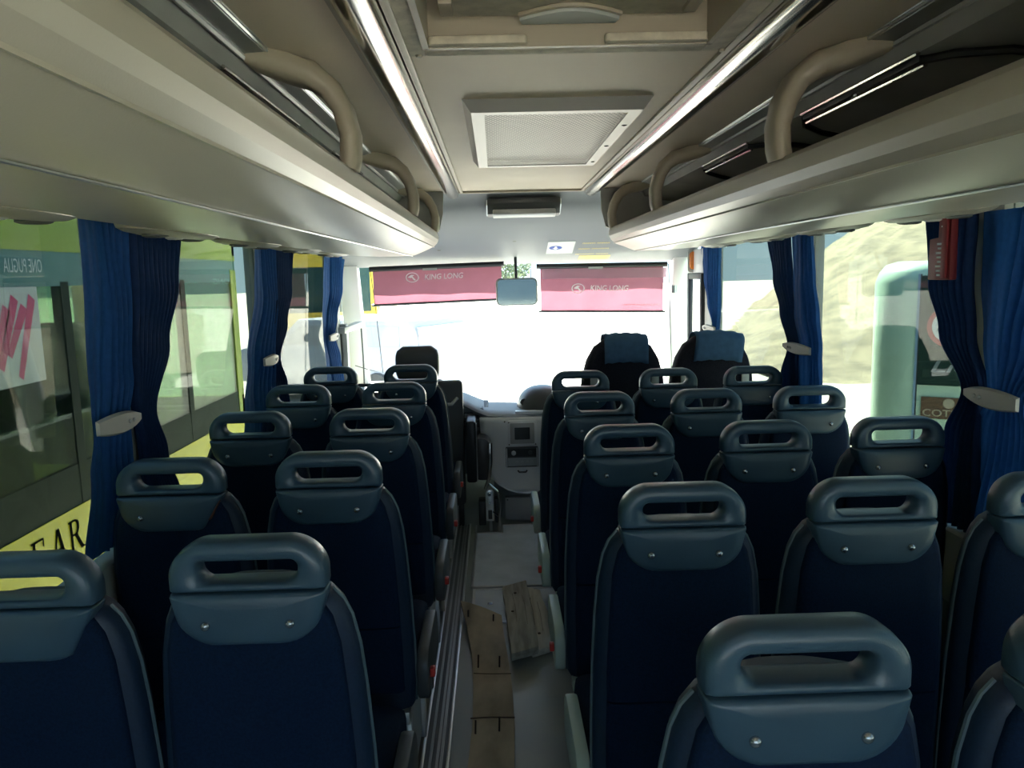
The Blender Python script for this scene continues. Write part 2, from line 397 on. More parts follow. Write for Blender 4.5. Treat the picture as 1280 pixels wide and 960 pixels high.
# ================================================================== SEATS
def grip_mesh():
    N, M = 64, 10; hw = .1315
    outer = rrect(-hw, hw, .926, 1.014, (.004, .004, .062, .062), 15)
    inner = rrect(-.083, .083, .940, .977, (.024, .024, .011, .011), 15)
    # top of the outer outline is gently crowned
    outer = [(x, z - .007*(x/hw)**2*max(0, min(1, (z-.926)/.088))) for x, z in outer]
    rings = []
    for (xo, zo), (xi, zi) in zip(outer, inner):
        ring = []
        for k in range(12):
            a = 2*PI*k/12; ca, sa = math.cos(a), math.sin(a)
            e = .55
            u = .5 + .5*math.copysign(abs(ca)**e, ca); v = math.copysign(abs(sa)**e, sa)
            ring.append((lerp(xi, xo, u), .030 + .030*v*(1.0), lerp(zi, zo, u)))
        rings.append(ring)
    rings.append(rings[0])
    return MB().loft(rings, caps=False)
def cap_mesh(cut=None):
    base = []
    for (x, z) in rrect(-.1, .1, .834, .924, (.05, .05, .004, .004), 8):
        q = (z-.834)/.09; wdt = lerp(1.12, 1.312, min(1, q*1.0))
        base.append((x*wdt, z))
    if cut:   # broken lower corner
        base = [(min(x, cut[0] + (z-.834)*cut[1]), z) for x, z in base]
    c = (0, .882); rings = []
    for s_, y in ((1.0, .045), (1.0, .012), (.985, .003), (.95, -.002), (.80, -.005), (.4, -.006)):
        rings.append([(c[0]+(x-c[0])*s_, y, c[1]+(z-c[1])*s_) for x, z in base])
    return MB().loft(rings)
PROF = [(.22, .176), (.235, .184), (.30, .187), (.45, .187), (.60, .184), (.72, .178), (.80, .171), (.855, .160), (.885, .147), (.905, .130), (.918, .105), (.924, .06)]
def ybk(z): return .034*(1.014-z)/.8
def make_seat(z0, cut=None, torn=False, name='coach_seat', label='', group=None, side=1, aisle=True):
    """side=+1: aisle lies to the left of the seat"""
    s = thing(name, label, 'seat', (0, 0, 0), group)
    zb = z0
    def Z(z): return z if z > .6 else lerp(.6, z, (.6-zb)/(.6-.22))
    rings = []
    for z, hw in PROF:
        y = ybk(z); ring = []
        for k in range(24):
            a = 2*PI*k/24; ca, sa = math.cos(a), math.sin(a); e = .5
            ring.append((hw*math.copysign(abs(ca)**e, ca), y+.055+.047*math.copysign(abs(sa)**.7, sa), Z(z)))
        rings.append(ring)
    MB().loft(rings).build('backrest', RIM, s, smooth=True, local=True, sharp=60)
    # cloth rear panels set proud of the shell, in two pieces with a seam
    def panel(nm, zs, m, proud):
        rr = []
        for z, hw in zs:
            y = ybk(z)+.008
            rr.append([(hw*math.sin(PI/2*(k/8*2-1)), y - proud*(math.cos(PI/2*(k/8*2-1))**.35 if abs(k-4) < 4 else 0), Z(z)) for k in range(9)]
                      + [(hw, y+.012, Z(z)), (-hw, y+.012, Z(z))])
        MB().loft(rr).build(nm, m, s, smooth=True, local=True, sharp=60)
    panel('back_panel', [(.535, .158), (.60, .158), (.72, .153), (.82, .146), (.87, .135), (.90, .118)], FAB, .010)
    panel('pocket_panel', [(zb+.012 if zb > .22 else .235, .158), (.30, .160), (.45, .160), (.531, .158)], FAB, .013)
    for sx in (-1, 1):
        MB().tube([(sx*hw, ybk(z)+.055, Z(z)) for z, hw in PROF[1:-2]], .0042, 6).build('piping', PIPE, s, smooth=True, local=True)
    grip_mesh().build('grip', GRIP, s, smooth=True, local=True, sharp=70)
    cp = cap_mesh(cut).build('headrest_panel', GRIP, s, smooth=True, local=True, sharp=50)
    for sx in (-.07, .07):
        if cut and sx > 0 and cut[0] < .09: continue
        MB().lathe([(.008, .0), (.008, -.003), (.0055, -.006), (.002, -.0075)], (sx, -.005, .872), 'y', 12).build('screw', SCREW, s, smooth=True, local=True)
    if torn:
        MB().prism([(.035, .838), (.10, .862), (.125, .91), (.09, .905)], .002, .012, 'y').build('torn_patch', BROWN, s, local=True, bevel=.002)
        s.children[-1]['label'] = 'brown torn patch where the panel broke off'
    # cushion
    cz = zb+.07
    cr = []
    for y, hz, hw in ((.10, .03, .17), (.13, .05, .185), (.30, .055, .19), (.46, .05, .19), (.53, .035, .18), (.545, .015, .17)):
        cr.append([(hw*math.copysign(abs(math.cos(a))**.4, math.cos(a)), y, cz+hz*math.copysign(abs(math.sin(a))**.5, math.sin(a))) for a in [2*PI*k/20 for k in range(20)]])
    MB().loft(cr).build('seat_cushion', FAB, s, smooth=True, local=True)
    sx = -side
    poly = [(y, z) for y, z in rrect(.07, .40, cz-.06, cz+.075, (.03, .03, .06, .05), 5)]
    if aisle: MB().prism(poly, sx*.190, sx*.222, 'x').build('side_cover', MINT if side == 1 else DARK, s, local=True, bevel=.006)
    if aisle:
        bk = MB().box(sx*.222 if sx > 0 else sx*.236, sx*.236 if sx > 0 else sx*.222, .10, .122, cz-.005, cz+.02).build('belt_buckle', REDB, s, local=True, bevel=.003)
        bk['label'] = 'red seat belt buckle'
    # frame: rear cross bar with bolts, long side bars, one pedestal leg
    MB().box(-.172, .172, .035, .075, zb-.032, zb+.004).build('rear_bar', MINT if side == 1 else STEEL, s, local=True, bevel=.003)
    for bx in (-.15, -.12, .14):
        MB().lathe([(.006, 0), (.006, -.012), (.003, -.014)], (bx, .055, zb-.03), 'z', 8).build('bolt', SCREW, s, local=True)
    MB().box(-.16, -.13, .07, .50, zb-.03, zb+.0).box(.13, .16, .07, .50, zb-.03, zb+.0).build('side_rail', STEEL, s, local=True)
    if side == 1:
        MB().box(.06, .10, .12, .45, 0.006, zb-.03).build('leg', STEEL, s, local=True, bevel=.004)
        MB().box(.03, .13, .09, .48, 0.0, .006).build('foot_plate', STEEL, s, local=True)
    else:
        MB().box(.145, .172, .06, .085, 0.0, zb-.03).build('leg', ALU, s, local=True, bevel=.003)
        MB().box(.145, .172, .40, .425, 0.0, zb-.03).build('leg', ALU, s, local=True, bevel=.003)
        MB().box(-.165, .14, .075, .085, 0.0, zb-.03).build('kick_panel', SILL, s, local=True)
        MB().box(.15, .158, .086, .40, .02, zb-.04).build('side_panel', SILL, s, local=True)
    return s
def place(proto, loc, label, first):
    if first: proto.location = loc; proto['label'] = label; return proto
    return dup(proto, loc, label)
GRP = 'blue coach seats with grey-blue grips'
XA, PS = .376, .400
pR, y0R, pL, y0L = .637, .878, .628, 1.225
ordw = ['nearest', 'second', 'third', 'fourth', 'fifth']
PR = make_seat(.22, side=1, group=GRP); PRW = make_seat(.22, side=1, group=GRP, aisle=False)
rows = []
for c, nm in ((0, 'just right of the aisle'), (1, 'in the middle of the right-hand threes'), (2, 'by the right-hand windows')):
    for r in range(5):
        if c == 2 and r == 0: continue
        rows.append((c, r, nm))
zR = 1.450-.436-1.014
used = set()
for c, r, nm in rows:
    o_ = ordw[r] if c < 2 else ordw[r-1]
    lab = '%s navy seat from the camera in the column %s' % (o_, nm)
    if (c, r) == (1, 0): lab = 'navy seat cut off by the bottom right corner of the photo'
    if (c, r) == (2, 1): lab = 'navy seat cut off by the right edge below the tied curtain'
    if (c, r) == (0, 0): lab = 'largest navy seat of all, bottom right, its grey-blue grip close to the camera'
    pr = PR if c == 0 else PRW
    place(pr, (XA+PS*c-(.012 if c == 2 else 0), y0R+pR*r, zR), lab, pr not in used); used.add(pr)
zL = 1.450-.423-1.014
PL = make_seat(.30, side=-1, group=GRP)
for r in range(5):
    lab = '%s navy seat from the camera in the column just left of the aisle' % ordw[r]
    place(PL, (-.426, y0L+pL*r, zL), lab, r == 0)
PLW = make_seat(.30, side=-1, group=GRP, aisle=False)
for r in range(2, 5):
    place(PLW, (-.426-.391, y0L+pL*r, zL), '%s navy seat from the camera in the column by the left-hand windows' % ordw[r], r == 2)
PT = make_seat(.30, cut=(.078, .62), torn=True, side=-1, aisle=False, group=GRP, label='navy window seat on the left with torn brown corner under its grip')
PT.location = (-.817, y0L+pL, zL-.006)
PC = make_seat(.30, cut=(.085, .52), torn=False, side=-1, aisle=False, group=GRP, label='navy window seat cut off by the left edge with a chipped headrest panel')
PC.location = (-.817+.005, y0L+.0, zL-.018)

# two high-backed front seats
def front_seat(cx, label):
    s = thing('front_seat', label, 'seat', (cx, 4.06, 0), 'high-backed front seats')
    out_ = [(-.17, .40), (-.2, .46), (-.215, .60), (-.225, .80), (-.215, .90), (-.19, .99), (-.15, 1.06), (-.09, 1.10), (0, 1.11)]
    out_ = out_ + [(-x, z) for x, z in out_[-2::-1]]
    rings = []
    for s_, y in ((.86, -.055), (.95, -.045), (1, -.02), (1, .03), (.95, .06), (.85, .075)):
        rings.append([(cx + x*s_, 4.06+y + .05*(1.11-z), .75+(z-.75)*s_ + (1-s_)*.05) for x, z in out_])
    MB().loft(rings).build('backrest', FSEAT, s, smooth=True, sharp=70)
    cr = []
    for y, hz, hw in ((4.14, .05, .19), (4.2, .07, .21), (4.5, .07, .21), (4.58, .04, .2)):
        cr.append([(cx+hw*math.copysign(abs(math.cos(a))**.5, math.cos(a)), y, .42+hz*math.copysign(abs(math.sin(a))**.6, math.sin(a))) for a in [2*PI*k/16 for k in range(16)]])
    MB().loft(cr).build('seat_cushion', FSEAT, s, smooth=True)
    MB().box(cx-.16, cx+.16, 4.18, 4.5, 0, .345).build('pedestal', DARK, s, bevel=.01)
    for sx in (-.16, .16):
        g = MB().box(cx+sx-.02, cx+sx+.02, 3.985, 4.0, .86, .92).build('belt_guide', SILL, s, bevel=.004)
    return s
front_seat(.668, 'dark high-backed front seat nearer the aisle, before the right windscreen')
front_seat(1.145, 'dark high-backed front seat beside the right-hand window pillar')
def cover(cx, label, x0, x1, tilt):
    rr = []
    for k in range(15):
        q = k/14
        pts = [(-.073, -.13), (-.075, -.08), (-.072, -.03), (-.062, .0), (-.03, .014), (.03, .016), (.075, .0), (.085, -.06), (.085, -.1)]
        i = q*(len(pts)-1); a = int(min(i, len(pts)-2)); f = i-a
        y = lerp(pts[a][0], pts[a+1][0], f); z = lerp(pts[a][1], pts[a+1][1], f)
        ring = []
        for j in range(13):
            u = lerp(x0, x1, j/12)
            cr_ = 1.112 - .9*max(0, abs(u)-.02)**2*1.1
            ring.append((cx+u+tilt*z, 4.06+y+.002*math.sin(j*1.7+k), cr_+z+.003*math.sin(j*2.1)))
        rr.append(ring)
    o = MB().loft(rr, closed=False, caps=False).build('headrest_cover', COVER, None, smooth=True)
    m_ = o.modifiers.new('s', 'SOLIDIFY'); m_.thickness = .004; m_.offset = 1
    return tag(o, label, 'cover', 'cloth headrest covers')
cover(.668, 'flat blue cloth draped over the front seat nearer the aisle', -.105, .125, 0)
cover(1.145, 'rumpled blue cloth draped askew over the front seat by the window', -.10, .155, .12)

# driver's place
t = thing('driver_seat', 'black driver seat whose rounded headrest rises above the dark partition', 'seat', (-.47, 4.7, 0))
def puff(x0, x1, y0, y1, z0, z1, nm, m, p, e=.45):
    cx, cyy, hw, hy = (x0+x1)/2, (y0+y1)/2, (x1-x0)/2, (y1-y0)/2; rr = []
    for k in range(9):
        q = k/8; z = lerp(z0, z1, q); s_ = (1-abs(2*q-1)**5*.35)
        rr.append([(cx+hw*s_*math.copysign(abs(math.cos(a))**e, math.cos(a)), cyy+hy*s_*math.copysign(abs(math.sin(a))**e, math.sin(a)), z) for a in [2*PI*j/20 for j in range(20)]])
    return MB().loft(rr).build(nm, m, p, smooth=True, sharp=60)
puff(-.61, -.345, 4.57, 4.67, .825, 1.04, 'headrest', DASHD, t)
puff(-.69, -.26, 4.56, 4.69, .45, .83, 'backrest', FSEAT, t)
puff(-.69, -.26, 4.60, 5.06, .32, .46, 'seat_cushion', FSEAT, t)
MB().box(-.61, -.34, 4.65, 5.0, 0, .32).build('pedestal', DARK, t, bevel=.01)
for x in (-.54, -.42): MB().tube([(x, 4.62, .80), (x, 4.62, .87)], .007, 8).build('headrest_post', STEEL, t)
t = thing('driver_partition', 'tall dark partition panel with a curved handle behind the driver seat', 'partition', (-.43, 4.36, 0))
MB().prism([(x, z) for x, z in rrect(-.68, -.200, .13, .862, (.02, .03, .025, .03), 5)], 4.33, 4.39, 'y').build('panel', DARK, t, bevel=.008)
MB().tube([(-.32, 4.32, .76), (-.293, 4.29, .735), (-.262, 4.29, .735), (-.23, 4.32, .765)], .010, 8).build('handle', LAMP, t, smooth=True)
for x in (-.64, -.23): MB().box(x-.015, x+.015, 4.34, 4.38, 0.0, .13).build('leg', BLACK, t, bevel=.004)
MB().tube([(-1.02, 4.36, .855), (-.69, 4.36, .845)], .010, 8).build('rail', DARK, t, smooth=True)

# folded guide seat by the gangway
t = thing('folding_guide_seat', 'folded black guide seat on a chrome lever mechanism before the dashboard', 'seat', (-.09, 4.27, 0))
MB().prism(rrect(-.185, -.128, .30, .65, .014, 4), 4.2, 4.5, 'y').build('backrest', BLACK, t, bevel=.008)
MB().prism(rrect(-.140, -.048, .30, .545, (.03, .03, .05, .03), 4), 4.24, 4.52, 'y').build('seat_cushion', DASHD, t, bevel=.012)
MB().tube([(-.126, 4.195, .31), (-.124, 4.195, .64)], .003, 6).build('edge_trim', ALU, t)
MB().tube([(-.052, 4.22, .52), (-.053, 4.20, .42), (-.060, 4.20, .33), (-.085, 4.20, .26)], [.014, .013, .010, .010], 10).build('lever', CHROME, t, smooth=True)
MB().prism(rrect(-.085, -.040, .075, .255, (.006, .006, .02, .02), 4), 4.20, 4.225, 'y').build('side_plate', ALU, t, bevel=.002)
MB().lathe([(.012, 0), (.012, -.008), (.006, -.010)], (-.062, 4.2, .232), 'y', 12).build('pivot_bolt', SCREW, t)
MB().lathe([(.007, 0), (.007, -.006)], (-.062, 4.2, .18), 'y', 10).build('pivot_bolt', SCREW, t)
MB().box(-.072, -.050, 4.188, 4.2, .09, .14).build('slot_block', BLACK, t)
MB().box(-.125, -.085, 4.20, 4.30, .05, .19).build('spring_box', BLACK, t, bevel=.005)
MB().box(-.035, -.012, 4.21, 4.28, .06, .20).build('spring_box', DARK, t, bevel=.005)
MB().tube([(-.008, 4.20, .23), (-.006, 4.20, .15), (-.012, 4.20, .08), (-.010, 4.20, .0)], .008, 8).build('brace', CHROME, t, smooth=True)
MB().tube([(-.085, 4.2, .26), (-.06, 4.2, .29), (-.02, 4.2, .25), (-.008, 4.2, .23)], .007, 8).build('brace', CHROME, t, smooth=True)
MB().tube([(-.045, 4.2, .13), (-.005, 4.2, .09)], .004, 6).build('brace', CHROME, t)
for x in (-.060, -.012): MB().tube([(x, 4.22, 0), (x, 4.22, .08)], .010, 8).build('leg', STEEL, t)
MB().box(-.14, .01, 4.19, 4.34, 0, .012).build('foot_plate', STEEL, t)

# ================================================================== DASHBOARD
t = thing('dashboard', 'grey dashboard with silver centre fascia, small screen and radio', 'dashboard', (.15, 4.5, 0))
# top cowl: its rear edge runs from the left down to the console, then straight to the right
cow = [(-.98, 5.0, -.72), (-.45, 4.86, -.73), (-.215, 4.50, -.742), (-.13, 4.42, -.775), (-.06, 4.40, -.80), (.1, 4.38, -.806), (.40, 4.38, -.812), (.50, 4.44, -.815), (.62, 4.60, -.82), (.70, 5.1, -.84)]
r_ = []
for x, y, z in cow:
    z += H; yb = 5.86
    r_.append([(x, y, z-.022), (x, y-.012, z-.008), (x, y+.004, z+.003), (x, y+.1, z+.012), (x, 5.2, z+.005), (x, yb, H-.90), (x, yb, H-1.0), (x, y+.12, z-.06)])
MB().loft(r_).build('top_cowl', DASH, t, smooth=True, sharp=60)
# body under the cowl (left part)
MB().prism([(-.98, 5.2), (-.30, 5.15), (-.255, 4.60), (-.08, 4.52), (-.06, 4.60), (-.06, 5.86), (-.98, 5.86)], .25, H-.78, 'z').build('left_body', HEAD, t, bevel=.01)
# lower base, rounded in plan, flaring to the floor
def console(z0, z1, o0, o1, nm, m, x0=-.035, x1=.40):
    rr = []
    for q in range(6):
        z = lerp(z0, z1, q/5); o = lerp(o0, o1, (q/5)**2)
        rr.append([(x0-o, 5.4, z), (x0-o, 4.62, z), (x0-o+.03, 4.50, z), (x0+.10, 4.43-o*.4, z), (.20, 4.40-o*.6, z), (.36, 4.42-o*.4, z), (x1+o, 4.55, z), (x1+o, 5.4, z)])
    return MB().loft(rr).build(nm, m, t, smooth=True, sharp=50)
console(0.0, H-.80, .0, .05, 'console_base', DASH)
# silver fascia: a curved plate with a U-shaped lower edge
def fy(x, z): return 4.365 + .35*max(0, abs(x-.17)-.12)**1.5 + .02*(H-.8-z)
outl = [(-.095, -.815), (.42, -.815)] + [(.42-.002*k, -.815-.03*k) for k in range(1, 8)]
outl = [(.43, -.815)] + [(.155+.255*math.cos(a), -1.02-.245*math.sin(a)) for a in [PI*k/14 for k in range(15)]] + [(-.11, -.815)]
face = MB(); n_ = 12
grid = []
for i in range(17):
    z = lerp(-.815, -1.262, i/16)
    if z > -1.02: xa, xb = lerp(-.11, -.1, (-.815-z)/.205), lerp(.43, .41, (-.815-z)/.205)
    else:
        hh = math.sqrt(max(0, 1-((-1.02-z)/.245)**2))*.255; xa, xb = .155-hh, .155+hh
    grid.append([(lerp(xa, xb, j/16), fy(lerp(xa, xb, j/16), H+z)-.012, H+z) for j in range(17)])
fo = MB().loft(grid, closed=False, caps=False).build('silver_fascia', SILV, t, smooth=True)
m_ = fo.modifiers.new('s', 'SOLIDIFY'); m_.thickness = .03; m_.offset = -1
MB().tube([(x, fy(x, H+z)-.006, H+z) for x, z in outl[1:16]], .006, 6).build('fascia_trim', ALU, t, smooth=True)
# screen
MB().prism(rrect(.052, .217, H-.975, H-.830, .008, 3), 4.335, 4.37, 'y').build('screen_frame', SILV, t, bevel=.004)
sf = t.children[-1]
MB().prism(rrect(.065, .204, H-.963, H-.842, .006, 3), 4.331, 4.336, 'y').build('bezel', LAMP, sf, bevel=.001)
MB().prism(rrect(.090, .178, H-.938, H-.868, .003, 2), 4.327, 4.332, 'y').build('display', LCD, sf)
for x, z in ((.058, -.838), (.058, -.968), (.21, -.968)): MB().lathe([(.004, 0), (.003, -.004)], (x, 4.335, H+z), 'y', 8).build('screw', BLACK, sf)
# radio
MB().prism(rrect(.036, .224, H-1.103, H-.985, .006, 3), 4.34, 4.38, 'y').build('radio', DARK, t, bevel=.003)
rd = t.children[-1]
MB().box(.048, .212, 4.336, 4.341, H-1.038, H-.994).build('face_plate', BLACK, rd)
MB().box(.048, .212, 4.336, 4.341, H-1.095, H-1.048).build('face_plate', STEEL, rd)
MB().lathe([(.013, 0), (.013, -.012), (.010, -.014)], (.082, 4.336, H-1.017), 'y', 14).build('knob', ALU, rd, smooth=True)
MB().lathe([(.012, 0), (.012, -.008)], (.178, 4.336, H-1.017), 'y', 14).build('knob', DARK, rd, smooth=True)
for x in (.10, .13, .16, .185): MB().lathe([(.008, 0), (.008, -.006)], (x, 4.336, H-1.073), 'y', 10).build('button', LAMP, rd, smooth=True)
for x in (.039, .214): MB().box(x, x+.006, 4.334, 4.341, H-1.098, H-.99).build('side_bar', ALU, rd)
MB().tube([(.105, 4.345, H-1.125), (.112, 4.335, H-1.132), (.150, 4.335, H-1.132), (.157, 4.345, H-1.125)], .005, 6).build('tray_pull', BLACK, t)
MB().prism(rrect(.025, .235, H-1.425, H-1.292, .008, 3), 4.37, 4.42, 'y').build('service_hatch', DASH, t, bevel=.003)
for x in (.04, .22): MB().lathe([(.005, 0), (.004, -.004)], (x, 4.37, H-1.305), 'y', 8).build('hatch_screw', BLACK, t)
MB().lathe([(.005, 0), (.004, -.004)], (.035, 4.345, H-.835), 'y', 8).build('hatch_screw', BLACK, t)
# switches on the left fascia
MB().prism(rrect(-.265, -.085, H-.945, H-.775, .01, 3), 4.47, 4.55, 'y').build('switch_fascia', HEAD, t, bevel=.004)
for zc in (-.815, -.865):
    fr = MB().box(-.205, -.115, 4.463, 4.471, H+zc-.02, H+zc+.02).build('switch_bank', BLACK, t)
    for k in range(3): MB().box(-.199+.029*k, -.176+.029*k, 4.457, 4.464, H+zc-.014, H+zc+.012).build('rocker', DARK if k else LAMP, fr, bevel=.002)
MB().box(-.082, -.066, 4.44, 4.46, H-.885, H-.825).build('key_slot', BLACK, t, bevel=.002)
# black hood with a round knob on top of the dashboard
t = thing('instrument_hood', 'black domed hood with a round knob on top of the dashboard', 'hood', (.27, 4.6, H-.79))
rr = []
for k in range(9):
    a = PI/2*k/8; r1, h1 = math.cos(a)**.8, math.sin(a)
    rr.append([(.27+.17*r1*math.cos(b)*(1 if math.cos(b) > 0 else .92), 4.64+.2*r1*math.sin(b), H-.805+.135*h1) for b in [2*PI*j/24 for j in range(24)]])
MB().loft(rr).build('dome', DASHD, t, smooth=True)
MB().lathe([(.022, .02), (.022, -.008), (.014, -.012), (.013, -.006)], (.155, 4.54, H-.755), 'y', 16).build('knob', DARK, t, smooth=True)
MB().box(.1, .44, 4.42, 4.46, H-.803, H-.790).build('base_strip', SILV, t, bevel=.003)

# ================================================================== OVERHEAD
def mx(x, side): return x if side < 0 else 2*CX-x
def rack(side, label):
    t = thing('luggage_rack', label, 'luggage rack', (mx(-.6, side), 1.5, H+.2), 'overhead luggage racks')
    prof = [(-1.055, .182), (-.90, .145), (-.75, .120), (-.60, .110), (-.43, .110), (-.415, .113), (-.36, .135), (-.312, .156), (-.296, .172), (-.287, .190), (-.286, .206),
            (-.290, .222), (-.300, .234), (-.315, .239), (-.33, .236), (-.345, .215), (-.36, .200), (-.90, .200), (-1.055, .235)]
    ys = [YB, 0, 1, 2, 3, 4.10, 4.20, 4.26]
    rings = []
    for y in ys:
        k = 0 if y < 4.15 else (y-4.10)/.16
        ring = []
        for x, z in prof:
            s_ = 1-.10*k**2
            ring.append((mx(-1.055+(x+1.055)*s_, side), y, H+z+(.012*k**2 if z < .15 else -.012*k**2)))
        rings.append(ring)
    MB().loft(rings).build('bin_shell', RACK, t, smooth=True, sharp=18)
    # thin bright bead along the lower crease and the seam below the rolled lip
    MB().tube([(mx(-.424, side), YB, H+.1085), (mx(-.424, side), 4.08, H+.1085)], .0022, 6).build('bead', ALU, t)
    MB().box(*sorted((mx(-.3145, side), mx(-.311, side))), YB, 4.1, H+.1515, H+.156).build('seam', RACK, t)
    # back of the bin, dark felt
    bp = [(-.47, .449), (-.50, .40), (-.56, .385), (-.80, .350), (-1.0, .25), (-1.05, .20), (-1.055, .20), (-1.055, .449)]
    MB().prism([(mx(x, side), H+z) for x, z in bp], YB, 4.24, 'y').build('bin_back', RACKD, t, smooth=True, sharp=30)
    # ribbed cable strip where the ceiling meets the bin
    MB().prism([(mx(x, side), H+z) for x, z in ((-.428, .449), (-.436, .440), (-.466, .428), (-.47, .449))], YB, 4.2, 'y').build('cable_strip', STEEL, t)
    MB().tube([(mx(-.432, side), YB, H+.444), (mx(-.432, side), 4.2, H+.444)], .004, 6).build('strip_bead', ALU, t)
    MB().tube([(mx(-.469, side), YB, H+.425), (mx(-.469, side), 4.2, H+.425)], .006, 6).build('strip_bead', LAMP, t)
    # end cap at the front
    MB().prism([(mx(x, side), H+z) for x, z in ((-.262, .449), (-.268, .33), (-.29, .245), (-.4, .20), (-1.05, .21), (-1.05, .449))], 4.225, 4.25, 'y').build('end_cap', RACKD, t)
    # arches
    for y in (.45, 1.70, 2.97, 4.06):
        path = [(-.466, .440), (-.44, .436), (-.405, .430), (-.365, .418), (-.332, .392), (-.308, .350), (-.296, .300), (-.298, .255), (-.304, .232)]
        wd = [.024, .028, .030, .027, .024, .022, .021, .021, .021]
        rr = []
        for k, (x, z) in enumerate(path):
            a = Vector(path[min(k+1, len(path)-1)]) - Vector(path[max(k-1, 0)]); a.normalize(); nx, nz = -a.y, a.x
            h = wd[k]; dy = .060 - .024*k/8
            yy = y + .10*max(0, (4-k)/4)**1.3*-1
            sec = [(math.copysign(abs(math.cos(q))**.6, math.cos(q)), math.copysign(abs(math.sin(q))**.6, math.sin(q))) for q in [2*PI*j/12 for j in range(12)]]
            rr.append([(mx(x+nx*h*u, side), yy+dy*v, H+min(z+nz*h*u, .4485)) for u, v in sec])
        MB().loft(rr).build('arch_handle', ARCH, t, smooth=True, sharp=60)
    # chrome lamp strips and rubber seals on the bin back
    for (ya, yb) in ((1.52, 2.08), (2.52, 3.05), (.3, .85)):
        MB().box(*sorted((mx(-.500, side), mx(-.512, side))), ya, yb, H+.383, H+.394).build('lamp_tray', BLACK, t)
        for dx, dz in ((-.497, .398), (-.512, .377)):
            MB().tube([(mx(dx, side), ya, H+dz), (mx(dx, side), yb, H+dz)], .005, 8).build('chrome_bar', CHROME, t, smooth=True)
        MB().lathe([(.008, 0), (.008, -.008)], (mx(-.507, side), (ya+yb)/2, H+.385), 'z', 8).build('lamp_screw', SCREW, t)
        for q in (0, 1):
            s_ = -1 if q == 0 else 1; y1 = ya if q == 0 else yb
            pth = [(mx(-.505, side), y1, H+.385), (mx(-.53, side), y1+s_*.06, H+.380), (mx(-.60, side), y1+s_*.12, H+.370), (mx(-.75, side), y1+s_*.14, H+.345)]
            MB().tube(pth, .008, 6).build('seal', BLACK, t, smooth=True)
    # oval service pods underneath
    for y in (-.1, .58, 1.26, 1.96, 2.56, 3.16, 3.76):
        pod = MB(); rr = []
        for s_, dz in ((1.0, .006), (.97, -.004), (.85, -.011), (.6, -.015), (.2, -.016)):
            rr.append([(mx(-.80+.10*s_*math.cos(q), side), y+.20*s_*math.sin(q), H+.128+dz-.09*(.10*s_*math.cos(q))*1.0) for q in [2*PI*j/28 for j in range(28)]])
        po = pod.loft(rr).build('service_pod', POD, t, smooth=True)
        for dy, rr_ in ((-.11, .030), (.11, .030), (0, .022)):
            MB().lathe([(rr_, -.0145), (rr_, -.021), (rr_*.75, -.024), (rr_*.6, -.020)], (mx(-.79, side), y+dy, H+.131), 'z', 16).build('air_nozzle', DARK if dy else LAMP, po, smooth=True)
        for k in range(3):
            MB().box(*sorted((mx(-.86, side), mx(-.845, side))), y-.06+.045*k, y-.03+.045*k, H+.118, H+.122).build('slot', BLACK, po)
    return t
rack(-1, 'left beige overhead luggage rack above the left-hand windows')
rack(1, 'right beige overhead luggage rack above the right-hand windows')
def rail(side, label):
    t = thing('chrome_rail', label, 'rail', (mx(-.2, side), 1.5, ZC-.03), 'chrome ceiling rails')
    prof = [(-.245, .450), (-.248, .436), (-.240, .420), (-.222, .412), (-.202, .412), (-.186, .420), (-.178, .434), (-.176, .450)]
    MB().loft([[(mx(x, side), y, H+z) for x, z in prof] for y in (YB, 4.25)], caps=True).build('tube', CHROME, t, smooth=True, sharp=60)
    MB().box(*sorted((mx(-.258, side), mx(-.247, side))), YB, 4.24, ZC-.012, ZC).build('flange', ARCH, t)
    MB().box(*sorted((mx(-.175, side), mx(-.158, side))), YB, 4.24, ZC-.010, ZC).build('flange', ARCH, t, bevel=.003)
rail(-1, 'polished chrome rail along the left of the ceiling')
rail(1, 'polished chrome rail along the right of the ceiling')
# air return grille
t = thing('ceiling_grille', 'perforated metal air grille in the middle of the ceiling', 'grille', (.175, 2.6, ZC))
gx0, gx1, gy0, gy1 = -.072, .425, 2.066, 3.15
def fr_(x0, x1, y0, y1, i, z0, z1):
    a = [(x0, y0), (x1, y0), (x1, y1), (x0, y1)]; b = [(x0+i, y0+i), (x1-i, y0+i), (x1-i, y1-i), (x0+i, y1-i)]; j = i+.035
    c = [(x0+j, y0+j), (x1-j, y0+j), (x1-j, y1-j), (x0+j, y1-j)]
    mb = MB(); vs_ = [(*p, z0) for p in a] + [(*p, z1) for p in b] + [(*p, z1) for p in c] + [(*p, z1+.012) for p in c]
    fs = []
    for k in range(4):
        l = (k+1) % 4
        fs += [(k, l, 4+l, 4+k), (4+k, 4+l, 8+l, 8+k), (8+k, 8+l, 12+l, 12+k)]
    return mb.add(vs_, fs)
fr_(gx0, gx1, gy0, gy1, .022, ZC, ZC-.030).build('frame', mat('grille_frame', (.34, .335, .325), .4, .2), t)
px0, px1, py0, py1 = gx0+.05, gx1-.05, gy0+.055, gy1-.055
NX, NY = 30, 72; pm = MB(); dx, dy = (px1-px0)/NX, (py1-py0)/NY
zp = ZC-.027; vsx = []; fsx = []
